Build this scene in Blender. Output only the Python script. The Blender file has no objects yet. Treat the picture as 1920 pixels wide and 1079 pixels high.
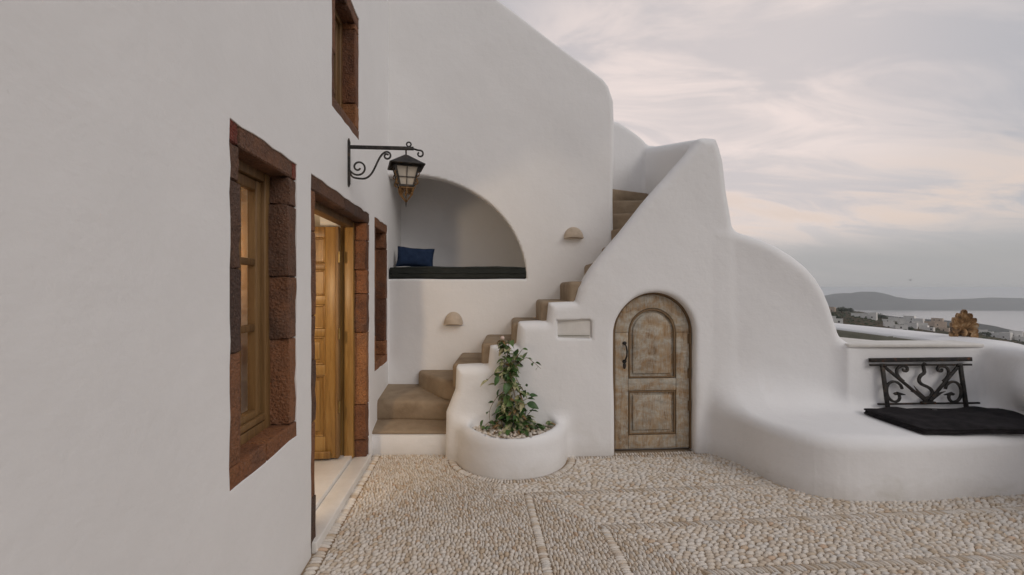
import bpy, bmesh, math, random
import numpy as np
from mathutils import Vector, Matrix, Euler

random.seed(7)
rng = np.random.default_rng(7)
R = math.radians
sc = bpy.context.scene
C = sc.collection

# ------------------------------------------------------------------ camera, sky, sun, exposure
cam_d = bpy.data.cameras.new('camera')
cam_d.lens = 16.0; cam_d.sensor_width = 36.0
cam_d.clip_start = 0.05; cam_d.clip_end = 120000.0
cam = bpy.data.objects.new('camera', cam_d); C.objects.link(cam)
cam.location = (0.0, 0.0, 1.5); cam.rotation_euler = (R(90), 0, 0)
sc.camera = cam
sc.view_settings.view_transform = 'Standard'
sc.view_settings.look = 'None'
sc.view_settings.exposure = 0.14
sc.view_settings.gamma = 1.0
sc.view_settings.use_curve_mapping = False
sc.cycles.use_denoising = True
sc.cycles.max_bounces = 10
sc.cycles.diffuse_bounces = 6
sc.cycles.transparent_max_bounces = 12
sc.cycles.volume_bounces = 4
sc.cycles.caustics_reflective = False
sc.cycles.caustics_refractive = False

SUN_EL, SUN_AZ = 32.0, 136.0      # veiled sun; azimuth clockwise from +Y (view direction)
sun_d = bpy.data.lights.new('sun', 'SUN')
sun_d.energy = 0.56; sun_d.angle = R(28); sun_d.color = (1.0, 0.94, 0.88)
sun = bpy.data.objects.new('sun', sun_d); C.objects.link(sun)
_sd = Vector((math.sin(R(SUN_AZ)) * math.cos(R(SUN_EL)), math.cos(R(SUN_AZ)) * math.cos(R(SUN_EL)), math.sin(R(SUN_EL))))
sun.rotation_euler = _sd.to_track_quat('Z', 'Y').to_euler()
sun.location = (0, -4, 9)

world = bpy.data.worlds.new('World'); sc.world = world; world.use_nodes = True
wt = world.node_tree; wt.nodes.clear()


def WN(t, **kw):
    n = wt.nodes.new(t)
    for k, v in kw.items():
        setattr(n, k, v)
    return n


def wmath(op, a, b=None, clamp=False):
    n = WN('ShaderNodeMath', operation=op); n.use_clamp = clamp
    for i, v in enumerate((a, b)):
        if v is None: continue
        if isinstance(v, (int, float)): n.inputs[i].default_value = v
        else: wt.links.new(v, n.inputs[i])
    return n.outputs[0]


def wmix(f, a, b):
    n = WN('ShaderNodeMix', data_type='RGBA')
    for s, v in ((n.inputs[0], f), (n.inputs[6], a), (n.inputs[7], b)):
        if isinstance(v, (int, float)): s.default_value = v
        elif isinstance(v, tuple): s.default_value = v + (1,)
        else: wt.links.new(v, s)
    return n.outputs[2]


def build_sky():
    out = WN('ShaderNodeOutputWorld'); bg = WN('ShaderNodeBackground')
    bg.inputs['Strength'].default_value = 0.115
    wt.links.new(bg.outputs[0], out.inputs[0])
    sky = WN('ShaderNodeTexSky', sky_type='NISHITA')
    sky.sun_disc = False; sky.sun_elevation = R(SUN_EL); sky.sun_rotation = R(SUN_AZ)
    sky.air_density = 1.0; sky.dust_density = 3.0
    tc = WN('ShaderNodeTexCoord'); sep = WN('ShaderNodeSeparateXYZ')
    wt.links.new(tc.outputs['Generated'], sep.inputs[0])
    x, y, z = sep.outputs
    zc = wmath('MAXIMUM', z, 0.0)
    den = wmath('ADD', zc, 0.22)
    comb = WN('ShaderNodeCombineXYZ')
    wt.links.new(wmath('DIVIDE', x, den), comb.inputs[0])
    wt.links.new(wmath('DIVIDE', y, den), comb.inputs[1])
    wt.links.new(wmath('MULTIPLY', zc, 0.7), comb.inputs[2])
    mp = WN('ShaderNodeMapping'); mp.inputs['Rotation'].default_value = (0, 0, R(-24)); mp.inputs['Scale'].default_value = (0.55, 1.25, 1)
    wt.links.new(comb.outputs[0], mp.inputs[0])
    def noise(scale, detail, rough, dist, off):
        n = WN('ShaderNodeTexNoise'); n.inputs['Scale'].default_value = scale; n.inputs['Detail'].default_value = detail
        n.inputs['Roughness'].default_value = rough; n.inputs['Distortion'].default_value = dist
        m = WN('ShaderNodeVectorMath', operation='ADD'); m.inputs[1].default_value = off
        wt.links.new(mp.outputs[0], m.inputs[0]); wt.links.new(m.outputs[0], n.inputs['Vector'])
        return n.outputs['Fac']
    def ramp(v, a, b):
        r = WN('ShaderNodeMapRange'); r.interpolation_type = 'SMOOTHSTEP'
        wt.links.new(v, r.inputs[0]); r.inputs[1].default_value = a; r.inputs[2].default_value = b
        return r.outputs[0]
    big = ramp(noise(0.9, 3, 0.5, 0.3, (3.1, 0.4, 0.0)), 0.36, 0.66)
    fine = ramp(noise(2.6, 8, 0.58, 0.9, (0.0, 5.2, 1.0)), 0.38, 0.65)
    # sunset glow behind the veil, right of the stair parapet
    glow_dir = Vector((0.37, 1.0, 0.30)).normalized()
    dp = WN('ShaderNodeVectorMath', operation='DOT_PRODUCT'); dp.inputs[1].default_value = glow_dir
    wt.links.new(tc.outputs['Generated'], dp.inputs[0])
    glow = ramp(dp.outputs['Value'], 0.86, 0.998)
    GREY, PINK, BRIGHT, HOR = (3.45, 3.48, 3.75), (4.9, 4.6, 4.55), (7.2, 6.15, 5.75), (3.25, 3.2, 3.22)
    cov = wmath('ADD', wmath('MULTIPLY', big, 0.55), wmath('MULTIPLY', fine, 0.4))
    cl = wmix(wmath('ADD', cov, wmath('MULTIPLY', wmath('SUBTRACT', x, 0.36), 0.8), clamp=True), GREY, PINK)
    cl = wmix(wmath('MULTIPLY', glow, wmath('ADD', wmath('MULTIPLY', fine, 0.55), 0.45)), cl, BRIGHT)
    # low streaks lit peach, flat grey veil right above the horizon
    band = wmath('MULTIPLY', ramp(z, 0.07, 0.12), wmath('SUBTRACT', 1.0, ramp(z, 0.15, 0.26)))
    streak = wmath('MULTIPLY', band, wmath('MULTIPLY', fine, 0.95))
    cl = wmix(streak, cl, (6.1, 5.05, 4.45))
    hz = wmath('SUBTRACT', 1.0, ramp(z, 0.045, 0.125))
    cl = wmix(wmath('MULTIPLY', hz, 0.92), cl, HOR)
    fin = wmix(0.93, sky.outputs[0], cl)
    wt.links.new(fin, bg.inputs['Color'])


build_sky()


# ------------------------------------------------------------------ material helpers
class NT:
    def __init__(self, name):
        self.m = bpy.data.materials.new(name); self.m.use_nodes = True
        self.t = self.m.node_tree
        self.b = self.t.nodes['Principled BSDF']; self.out = self.t.nodes['Material Output']
    def n(self, t, **kw):
        n = self.t.nodes.new(t)
        for k, v in kw.items(): setattr(n, k, v)
        return n
    def put(self, sock, v):
        if isinstance(v, (int, float)): sock.default_value = v
        elif isinstance(v, tuple): sock.default_value = v + (1,) if len(v) == 3 and sock.type == 'RGBA' else v
        else: self.t.links.new(v, sock)
    def pos(self, scale=(1, 1, 1), obj=False, rot=(0, 0, 0)):
        if obj: o = self.n('ShaderNodeTexCoord').outputs['Object']
        else: o = self.n('ShaderNodeNewGeometry').outputs['Position']
        m = self.n('ShaderNodeMapping'); m.inputs['Scale'].default_value = scale; m.inputs['Rotation'].default_value = rot
        self.t.links.new(o, m.inputs[0]); return m.outputs[0]
    def noise(self, vec, scale, detail=4, rough=0.55, dist=0.0):
        n = self.n('ShaderNodeTexNoise'); self.put(n.inputs['Vector'], vec)
        n.inputs['Scale'].default_value = scale; n.inputs['Detail'].default_value = detail
        n.inputs['Roughness'].default_value = rough; n.inputs['Distortion'].default_value = dist
        return n.outputs['Fac']
    def ramp(self, v, stops, interp='LINEAR'):
        r = self.n('ShaderNodeValToRGB'); self.put(r.inputs[0], v)
        e = r.color_ramp.elements
        while len(e) > 1: e.remove(e[-1])
        e[0].position = stops[0][0]; e[0].color = tuple(stops[0][1]) + (1,)
        for p, c in stops[1:]:
            k = e.new(p); k.color = tuple(c) + (1,)
        r.color_ramp.interpolation = interp
        return r.outputs[0]
    def rng(self, v, a, b, c=0.0, d=1.0):
        r = self.n('ShaderNodeMapRange'); r.clamp = True
        self.put(r.inputs[0], v)
        for i, q in enumerate((a, b, c, d)): r.inputs[i + 1].default_value = q
        return r.outputs[0]
    def math(self, op, a, b=0.0):
        n = self.n('ShaderNodeMath', operation=op); self.put(n.inputs[0], a); self.put(n.inputs[1], b); return n.outputs[0]
    def mix(self, f, a, b, mode='MIX'):
        n = self.n('ShaderNodeMix', data_type='RGBA'); n.blend_type = mode
        self.put(n.inputs[0], f); self.put(n.inputs[6], a); self.put(n.inputs[7], b); return n.outputs[2]
    def bump(self, h, strength, dist, prev=None):
        n = self.n('ShaderNodeBump'); n.inputs['Strength'].default_value = strength; n.inputs['Distance'].default_value = dist
        self.put(n.inputs['Height'], h)
        if prev is not None: self.t.links.new(prev, n.inputs['Normal'])
        return n.outputs[0]
    def rand(self): return self.n('ShaderNodeObjectInfo').outputs['Random']
    def done(self, col, rough=0.6, normal=None, metal=0.0, spec=0.5):
        self.put(self.b.inputs['Base Color'], col); self.put(self.b.inputs['Roughness'], rough)
        self.put(self.b.inputs['Metallic'], metal); self.put(self.b.inputs['Specular IOR Level'], spec)
        if normal is not None: self.t.links.new(normal, self.b.inputs['Normal'])
        return self.m


def m_plaster(name, base=(0.82, 0.818, 0.822), stain=0.5, coarse=1.0):
    k = NT(name); p = k.pos()
    n1 = k.noise(p, 1.1, 5, 0.6); n2 = k.noise(p, 5.0, 6, 0.65); n3 = k.noise(p, 55, 3, 0.6); n4 = k.noise(k.pos((1, 1, 0.35)), 2.6, 7, 0.7, 0.4)
    c = k.mix(k.rng(n1, 0.35, 0.7), base, tuple(v * 0.955 for v in base))
    c = k.mix(k.math('MULTIPLY', k.rng(n4, 0.62, 0.80), 0.5 * stain), c, (0.56, 0.52, 0.45))
    c = k.mix(k.math('MULTIPLY', k.rng(n2, 0.52, 0.75), 0.25), c, tuple(min(1, v * 1.06) for v in base))
    # grime rising from the paving and rain marks: real dirt with its own ragged outline
    sep = k.n('ShaderNodeSeparateXYZ'); k.t.links.new(k.n('ShaderNodeNewGeometry').outputs['Position'], sep.inputs[0])
    low = k.rng(k.math('ADD', sep.outputs[2], k.math('MULTIPLY', n2, -0.22)), -0.10, 0.03, 1.0, 0.0)
    c = k.mix(k.math('MULTIPLY', low, 0.5 * stain), c, (0.40, 0.35, 0.28))
    st = k.noise(k.pos((2.0, 2.0, 14.0), rot=(0.5, 0.2, 0.3)), 2.2, 5, 0.6, 0.6)
    moss = k.math('MULTIPLY', k.rng(k.noise(k.pos((1, 1, 2.2)), 2.1, 6, 0.65, 0.5), 0.55, 0.70), k.rng(sep.outputs[2], 0.04, 0.36, 0.55, 0.0))
    c = k.mix(k.math('MULTIPLY', moss, stain), c, (0.44, 0.42, 0.33))
    spk = k.rng(k.noise(p, 38, 2, 0.5), 0.775, 0.80)
    c = k.mix(k.math('MULTIPLY', spk, 0.35 * stain), c, (0.35, 0.32, 0.28))
    nb = k.bump(k.noise(p, 3.2, 4, 0.55), 0.35 * coarse, 0.03)
    nb = k.bump(k.noise(p, 14, 4, 0.6), 0.22 * coarse, 0.012, nb)
    nb = k.bump(st, 0.08 * coarse, 0.010, nb)
    nb = k.bump(n3, 0.16 * coarse, 0.004, nb)
    return k.done(c, k.rng(n2, 0.3, 0.7, 0.68, 0.9), nb, 0, 0.22)


def m_simple(name, stops, scale, rough=0.7, bump=0.3, bd=0.01, bscale=None, stretch=(1, 1, 1), obj=False, metal=0.0, spec=0.4, detail=5, rand=0.0):
    k = NT(name); p = k.pos(stretch, obj)
    v = k.noise(p, scale, detail, 0.62)
    if rand: v = k.math('ADD', v, k.math('MULTIPLY', k.math('SUBTRACT', k.rand(), 0.5), rand))
    c = k.ramp(v, stops)
    nb = k.bump(k.noise(p, bscale or scale * 2.2, 5, 0.6), bump, bd) if bump else None
    return k.done(c, rough, nb, metal, spec)


def m_stone(name, a, b, d):
    k = NT(name); p = k.pos()
    v = k.noise(p, 9, 6, 0.65); w = k.noise(p, 60, 4, 0.7)
    c = k.ramp(k.math('ADD', k.math('MULTIPLY', v, 0.5), k.math('MULTIPLY', k.rand(), 0.5)), [(0.28, a), (0.5, b), (0.70, d)])
    c = k.mix(k.rng(w, 0.52, 0.70, 0, 0.6), c, tuple(x * 0.30 for x in a))
    c = k.mix(k.rng(k.noise(p, 130, 2, 0.5), 0.62, 0.72, 0, 0.55), c, (0.30, 0.21, 0.16))
    c = k.mix(k.rng(k.noise(p, 3.5, 4, 0.6), 0.5, 0.72, 0, 0.5), c, (0.085, 0.07, 0.062))
    vo = k.n('ShaderNodeTexVoronoi'); k.put(vo.inputs['Vector'], p); vo.inputs['Scale'].default_value = 75
    nb = k.bump(k.noise(p, 22, 5, 0.7), 0.7, 0.014); nb = k.bump(w, 0.9, 0.009, nb); nb = k.bump(vo.outputs['Distance'], 0.6, 0.008, nb)
    return k.done(c, 0.78, nb, 0, 0.35)


def m_wood(name, dark, mid, light, stretch, rough=0.5, bump=0.25, scale=3.0):
    k = NT(name); p = k.pos(stretch)
    g = k.noise(p, scale, 7, 0.65, 0.6); g2 = k.noise(p, scale * 5, 4, 0.6)
    v = k.math('ADD', k.math('MULTIPLY', g, 0.75), k.math('MULTIPLY', k.rand(), 0.22))
    c = k.ramp(v, [(0.25, dark), (0.52, mid), (0.8, light)])
    c = k.mix(k.rng(g2, 0.55, 0.8, 0, 0.45), c, dark)
    nb = k.bump(g2, bump, 0.004)
    return k.done(c, rough, nb, 0, 0.4)


def m_weathered(name):
    k = NT(name); p = k.pos((11, 11, 1.6)); q = k.pos()
    g = k.noise(p, 2.2, 8, 0.7, 0.5); f = k.noise(p, 9, 5, 0.7)
    pn = k.noise(k.pos((1, 1, 1.6)), 4.5, 7, 0.7, 0.8)
    hz = k.noise(k.pos((3.5, 3.5, 9)), 2.4, 6, 0.7)
    wood = k.ramp(g, [(0.28, (0.14, 0.078, 0.036)), (0.5, (0.33, 0.215, 0.115)), (0.75, (0.46, 0.345, 0.215))])
    paint = k.ramp(hz, [(0.3, (0.25, 0.235, 0.20)), (0.52, (0.43, 0.40, 0.34)), (0.75, (0.56, 0.525, 0.45))])
    teal = k.rng(k.noise(q, 5.5, 5, 0.65), 0.60, 0.74, 0, 0.55)
    paint = k.mix(teal, paint, (0.15, 0.165, 0.15))
    och = k.rng(k.noise(q, 3.3, 5, 0.6, 1.0), 0.53, 0.70, 0, 0.7)
    paint = k.mix(och, paint, (0.36, 0.225, 0.10))
    c = k.mix(k.rng(k.math('ADD', k.math('MULTIPLY', pn, 0.6), k.math('MULTIPLY', f, 0.4)), 0.42, 0.57), wood, paint)
    nb = k.bump(f, 0.4, 0.004); nb = k.bump(pn, 0.3, 0.004, nb)
    return k.done(c, 0.72, nb, 0, 0.3)


def m_pebble(name, attr):
    k = NT(name)
    if attr:
        a = k.n('ShaderNodeAttribute'); a.attribute_name = 'tone'; v = a.outputs['Fac']
    else: v = k.rand()
    c = k.ramp(v, [(0.0, (0.50, 0.40, 0.29)), (0.12, (0.58, 0.49, 0.39)), (0.4, (0.66, 0.60, 0.525)), (0.75, (0.72, 0.67, 0.61)), (0.93, (0.60, 0.57, 0.53)), (0.985, (0.54, 0.41, 0.29)), (1.0, (0.58, 0.42, 0.30))])
    n = k.noise(k.pos(), 60, 4, 0.6)
    c = k.mix(k.rng(n, 0.45, 0.75, 0, 0.35), c, (0.42, 0.33, 0.24))
    return k.done(c, 0.48, k.bump(n, 0.12, 0.003), 0, 0.45)


def m_glass(name):
    k = NT(name); k.t.nodes.remove(k.b)
    g = k.n('ShaderNodeBsdfGlossy'); g.inputs['Roughness'].default_value = 0.03
    tr = k.n('ShaderNodeBsdfTransparent'); fr = k.n('ShaderNodeFresnel'); fr.inputs['IOR'].default_value = 1.5
    mx = k.n('ShaderNodeMixShader')
    bf = k.n('ShaderNodeNewGeometry'); k.t.links.new(k.math('MULTIPLY', fr.outputs[0], k.math('SUBTRACT', 1.0, bf.outputs['Backfacing'])), mx.inputs[0]); k.t.links.new(tr.outputs[0], mx.inputs[1]); k.t.links.new(g.outputs[0], mx.inputs[2])
    k.t.links.new(mx.outputs[0], k.out.inputs[0]); return k.m


M = {}
M['plaster'] = m_plaster('white_plaster')
M['plaster_wall'] = m_plaster('house_plaster', stain=0.3, coarse=0.7)
M['plaster_fine'] = m_plaster('room_plaster', (0.78, 0.74, 0.68), 0.1, 0.4)
M['cement'] = m_simple('brown_cement', [(0.3, (0.20, 0.142, 0.09)), (0.48, (0.28, 0.21, 0.14)), (0.70, (0.37, 0.29, 0.20))], 3.2, 0.74, 0.45, 0.012, 16, detail=8)
M['grey_cement'] = m_simple('grey_cement', [(0.3, (0.22, 0.215, 0.17)), (0.7, (0.33, 0.32, 0.265))], 3.0, 0.8, 0.3, 0.01, 20, (1, 1, 3))
M['limestone'] = m_simple('ledge_limestone', [(0.3, (0.60, 0.58, 0.54)), (0.7, (0.73, 0.71, 0.68))], 7, 0.7, 0.3, 0.006)
M['marble'] = m_simple('marble', [(0.3, (0.66, 0.63, 0.59)), (0.6, (0.76, 0.74, 0.71)), (0.8, (0.80, 0.78, 0.75))], 4, 0.38, 0.1, 0.003)
M['stone'] = m_stone('red_volcanic_stone', (0.070, 0.042, 0.033), (0.135, 0.068, 0.042), (0.235, 0.105, 0.052))
M['stone_warm'] = m_stone('rust_volcanic_stone', (0.11, 0.048, 0.028), (0.22, 0.09, 0.040), (0.33, 0.15, 0.06))
M['stone_red'] = m_stone('oxblood_stone', (0.16, 0.035, 0.022), (0.19, 0.048, 0.03), (0.21, 0.06, 0.036))
M['wood_olive'] = m_wood('olive_brown_wood', (0.085, 0.045, 0.017), (0.19, 0.105, 0.040), (0.26, 0.16, 0.068), (16, 16, 1.2), 0.5)
M['wood_gold'] = m_wood('varnished_golden_wood', (0.13, 0.06, 0.015), (0.29, 0.16, 0.045), (0.38, 0.24, 0.09), (14, 14, 1.0), 0.38)
M['weathered'] = m_weathered('weathered_door_wood')
M['weathered_dark'] = m_wood('old_brown_wood', (0.10, 0.058, 0.027), (0.20, 0.13, 0.068), (0.30, 0.21, 0.125), (14, 14, 1.2), 0.7)
M['iron'] = m_simple('black_iron', [(0.35, (0.022, 0.022, 0.022)), (0.58, (0.055, 0.05, 0.046)), (0.74, (0.12, 0.075, 0.045))], 26, 0.55, 0.5, 0.003, 70, metal=0.5)
M['iron_rust'] = m_simple('rusty_black_iron', [(0.38, (0.014, 0.014, 0.014)), (0.58, (0.032, 0.026, 0.022)), (0.70, (0.13, 0.052, 0.024)), (0.85, (0.2, 0.085, 0.035))], 17, 0.62, 0.6, 0.004, 60, metal=0.3)
M['bronze'] = m_simple('tarnished_bronze', [(0.3, (0.10, 0.055, 0.025)), (0.7, (0.28, 0.165, 0.07))], 40, 0.5, 0.3, 0.002, metal=0.6)
M['milk_glass'] = m_simple('milky_lantern_glass', [(0.3, (0.48, 0.43, 0.36)), (0.7, (0.58, 0.53, 0.45))], 8, 0.3, 0.0)
M['brass'] = m_simple('brass_hinge', [(0.3, (0.22, 0.15, 0.06)), (0.7, (0.36, 0.26, 0.11))], 30, 0.4, 0.1, 0.001, metal=0.8)
M['glass'] = m_glass('window_glass')
M['charcoal'] = m_simple('charcoal_linen', [(0.3, (0.022, 0.025, 0.023)), (0.7, (0.043, 0.047, 0.043))], 30, 0.9, 0.5, 0.003, 260, (0.4, 1, 6), spec=0.15)
M['navy'] = m_simple('navy_linen', [(0.3, (0.014, 0.027, 0.062)), (0.7, (0.024, 0.042, 0.088))], 22, 0.9, 0.4, 0.003, 240, spec=0.15)
M['black_cloth'] = m_simple('black_cotton', [(0.3, (0.012, 0.011, 0.012)), (0.7, (0.030, 0.027, 0.029))], 14, 0.92, 0.5, 0.004, 120, spec=0.12)
M['pebble'] = m_pebble('beach_pebble', False)
M['pebble_mass'] = m_pebble('beach_pebble_bed', True)
M['mortar'] = m_simple('sandy_mortar', [(0.3, (0.24, 0.175, 0.115)), (0.7, (0.33, 0.25, 0.17))], 5, 0.9, 0.4, 0.004, 90)
M['lamp_stone'] = m_simple('beige_ceramic', [(0.3, (0.42, 0.34, 0.26)), (0.7, (0.55, 0.46, 0.36))], 14, 0.7, 0.3, 0.003)
M['terracotta'] = m_simple('aged_terracotta', [(0.33, (0.10, 0.06, 0.032)), (0.47, (0.25, 0.14, 0.06)), (0.58, (0.42, 0.26, 0.125)), (0.70, (0.52, 0.43, 0.31))], 17, 0.72, 0.6, 0.005, 55)
M['stem'] = m_simple('plant_stem', [(0.3, (0.12, 0.075, 0.035)), (0.7, (0.24, 0.16, 0.08))], 20, 0.7, 0.2, 0.002)
M['leaf'] = m_simple('green_leaf', [(0.3, (0.032, 0.080, 0.020)), (0.55, (0.075, 0.15, 0.042)), (0.8, (0.13, 0.21, 0.07))], 18, 0.42, 0.2, 0.002, rand=0.5)
M['leaf_pale'] = m_simple('variegated_leaf', [(0.34, (0.05, 0.10, 0.03)), (0.46, (0.20, 0.24, 0.10)), (0.54, (0.46, 0.44, 0.26)), (0.8, (0.58, 0.53, 0.36))], 30, 0.45, 0.2, 0.002, rand=0.3)
M['leaf_dry'] = m_simple('dry_leaf', [(0.3, (0.17, 0.095, 0.035)), (0.7, (0.33, 0.21, 0.10))], 20, 0.6, 0.2, 0.002)
M['petal'] = m_simple('pale_pink_petal', [(0.3, (0.62, 0.46, 0.40)), (0.7, (0.72, 0.60, 0.54))], 20, 0.6, 0.0)
M['far_wall'] = m_simple('village_whitewash', [(0.3, (0.68, 0.66, 0.63)), (0.7, (0.78, 0.76, 0.73))], 0.4, 0.8, 0.0)
M['far_cream'] = m_simple('village_ochre_wash', [(0.3, (0.52, 0.40, 0.31)), (0.7, (0.62, 0.50, 0.40))], 0.4, 0.8, 0.0)
M['far_window'] = m_simple('village_window', [(0.3, (0.03, 0.03, 0.035)), (0.7, (0.06, 0.055, 0.05))], 1, 0.4, 0.0)
M['far_leaf'] = m_simple('far_foliage', [(0.3, (0.018, 0.03, 0.014)), (0.7, (0.05, 0.065, 0.03))], 0.9, 0.8, 0.0)
M['far_trunk'] = m_simple('far_bark', [(0.3, (0.06, 0.045, 0.03)), (0.7, (0.10, 0.075, 0.05))], 2, 0.9, 0.0)


def m_terrain():
    k = NT('dry_scrub_hillside'); p = k.pos()
    st = k.noise(k.pos((0.3, 1.0, 1.0), rot=(0, 0, R(-25))), 0.055, 6, 0.65, 0.4)
    n = k.noise(p, 0.03, 7, 0.65); f = k.noise(p, 0.25, 5, 0.7)
    c = k.ramp(k.math('ADD', k.math('MULTIPLY', st, 0.6), k.math('MULTIPLY', f, 0.4)), [(0.34, (0.020, 0.019, 0.013)), (0.47, (0.045, 0.036, 0.022)), (0.56, (0.085, 0.062, 0.037)), (0.72, (0.15, 0.115, 0.072))])
    c = k.mix(k.rng(n, 0.54, 0.66, 0, 0.7), c, (0.065, 0.075, 0.03))
    return k.done(c, 0.9, k.bump(f, 0.8, 1.5), 0, 0.1)


def m_hill(name, a, b):
    k = NT(name); n = k.noise(k.pos(), 0.004, 7, 0.65)
    return k.done(k.ramp(n, [(0.35, a), (0.65, b)]), 0.95, None, 0, 0.1)


def m_sea():
    k = NT('sea_water')
    n = k.noise(k.pos((1, 0.35, 1)), 0.02, 5, 0.6)
    return k.done((0.74, 0.74, 0.75), 0.20, k.bump(n, 0.15, 1.0), 0.8, 0.6)


M['terrain'] = m_terrain(); M['sea'] = m_sea()
M['hill'] = m_hill('island_rock', (0.025, 0.03, 0.028), (0.05, 0.05, 0.043))


# ------------------------------------------------------------------ object helpers
def wloc(o):
    v = Vector((0, 0, 0))
    while o is not None:
        v = v + Vector(o.location); o = o.parent
    return v


def tag(o, label=None, cat=None, group=None, kind=None):
    if label: o['label'] = label
    if cat: o['category'] = cat
    if group: o['group'] = group
    if kind: o['kind'] = kind
    return o


def empty(name, loc, label=None, cat=None, group=None, parent=None):
    o = bpy.data.objects.new(name, None); C.objects.link(o)
    o.empty_display_size = 0.1
    if parent is not None:
        o.parent = parent; loc = Vector(loc) - wloc(parent)
    o.location = loc
    return tag(o, label, cat, group)


class MB:
    def __init__(self, mtx=None):
        self.v = []; self.f = []; self.m = mtx or Matrix.Identity(4)
    def add(self, vs, fs):
        b = len(self.v)
        self.v += [self.m @ Vector(p) for p in vs]
        self.f += [tuple(i + b for i in q) for q in fs]
        return self
    def box(self, lo, hi):
        x0, y0, z0 = lo; x1, y1, z1 = hi
        return self.add([(x0, y0, z0), (x1, y0, z0), (x1, y1, z0), (x0, y1, z0), (x0, y0, z1), (x1, y0, z1), (x1, y1, z1), (x0, y1, z1)],
                        [(0, 3, 2, 1), (4, 5, 6, 7), (0, 1, 5, 4), (1, 2, 6, 5), (2, 3, 7, 6), (3, 0, 4, 7)])
    def prism(self, poly, fn, a, b):
        """poly: CCW 2-D outline, fn(p,q,depth)->3-D"""
        n = len(poly)
        vs = [fn(p, q, a) for p, q in poly] + [fn(p, q, b) for p, q in poly]
        fs = [tuple(range(n))[::-1], tuple(range(n, 2 * n))] + [(i, (i + 1) % n, n + (i + 1) % n, n + i) for i in range(n)]
        return self.add(vs, fs)
    def sweep(self, pts, w, h=None, sides=4, closed=False, up=(0, 1, 0), taper=None):
        """bar swept along points; sides=4 gives a flat bar of w x h, more sides a round one of radius w"""
        pts = [Vector(p) for p in pts]; n = len(pts); up = Vector(up); vs = []
        for i, p in enumerate(pts):
            a = pts[(i - 1) % n] if (closed or i > 0) else p
            b = pts[(i + 1) % n] if (closed or i < n - 1) else p
            t = (b - a).normalized()
            s = t.cross(up)
            if s.length < 1e-4: s = t.cross(Vector((1, 0, 0)) if abs(t.x) < 0.9 else Vector((0, 0, 1)))
            s.normalize(); q = s.cross(t).normalized()
            k = taper(i / max(1, n - 1)) if taper else 1.0
            if sides == 4:
                hh = (h or w) * 0.5 * k; ww = w * 0.5 * k
                vs += [p + s * ww + q * hh, p - s * ww + q * hh, p - s * ww - q * hh, p + s * ww - q * hh]
            else:
                for j in range(sides):
                    th = 2 * math.pi * j / sides
                    vs.append(p + (s * math.cos(th) + q * math.sin(th)) * w * k)
        fs = []
        m = n if closed else n - 1
        for i in range(m):
            for j in range(sides):
                a0 = i * sides + j; a1 = i * sides + (j + 1) % sides
                b0 = ((i + 1) % n) * sides + j; b1 = ((i + 1) % n) * sides + (j + 1) % sides
                fs.append((a0, a1, b1, b0))
        if not closed:
            fs.append(tuple(range(sides))[::-1]); fs.append(tuple((n - 1) * sides + j for j in range(sides)))
        return self.add(vs, fs)
    def ball(self, c, r, nu=12, nv=8, rot=None):
        c = Vector(c); r = (r, r, r) if isinstance(r, (int, float)) else r
        vs = []; fs = []
        rot = rot or Matrix.Identity(3)
        for i in range(nv + 1):
            ph = math.pi * i / nv
            for j in range(nu):
                th = 2 * math.pi * j / nu
                vs.append(c + rot @ Vector((r[0] * math.sin(ph) * math.cos(th), r[1] * math.sin(ph) * math.sin(th), r[2] * math.cos(ph))))
        for i in range(nv):
            for j in range(nu):
                fs.append((i * nu + j, (i + 1) * nu + j, (i + 1) * nu + (j + 1) % nu, i * nu + (j + 1) % nu))
        return self.add(vs, fs)
    def build(self, name, mat, parent=None, bevel=0.0, seg=2, smooth=False, angle=30, jitter=0.0, cuts=0, loc=None):
        me = bpy.data.meshes.new(name)
        off = Vector(loc) if loc is not None else (wloc(parent) if parent is not None else Vector((0, 0, 0)))
        me.from_pydata([tuple(p - off) for p in self.v], [], self.f)
        bm = bmesh.new(); bm.from_mesh(me)
        bmesh.ops.remove_doubles(bm, verts=bm.verts, dist=1e-5)
        bmesh.ops.recalc_face_normals(bm, faces=bm.faces)
        if bevel > 0:
            es = [e for e in bm.edges if len(e.link_faces) == 2 and e.calc_face_angle(0) > R(angle)]
            bmesh.ops.bevel(bm, geom=es, offset=bevel, segments=seg, profile=0.5, affect='EDGES', clamp_overlap=True)
        if cuts:
            bmesh.ops.subdivide_edges(bm, edges=bm.edges, cuts=cuts, use_grid_fill=True)
        if jitter:
            for v in bm.verts: v.co += Vector((random.uniform(-1, 1), random.uniform(-1, 1), random.uniform(-1, 1))) * jitter
        bm.to_mesh(me); bm.free()
        if smooth or bevel > 0:
            me.polygons.foreach_set('use_smooth', [True] * len(me.polygons))
            if not smooth or angle:
                try: me.set_sharp_from_angle(angle=R(50))
                except Exception: pass
        me.materials.append(M[mat] if isinstance(mat, str) else mat)
        o = bpy.data.objects.new(name, me); C.objects.link(o)
        if parent is not None: o.parent = parent; o.location = (off - wloc(parent))
        else: o.location = off
        return o


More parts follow.
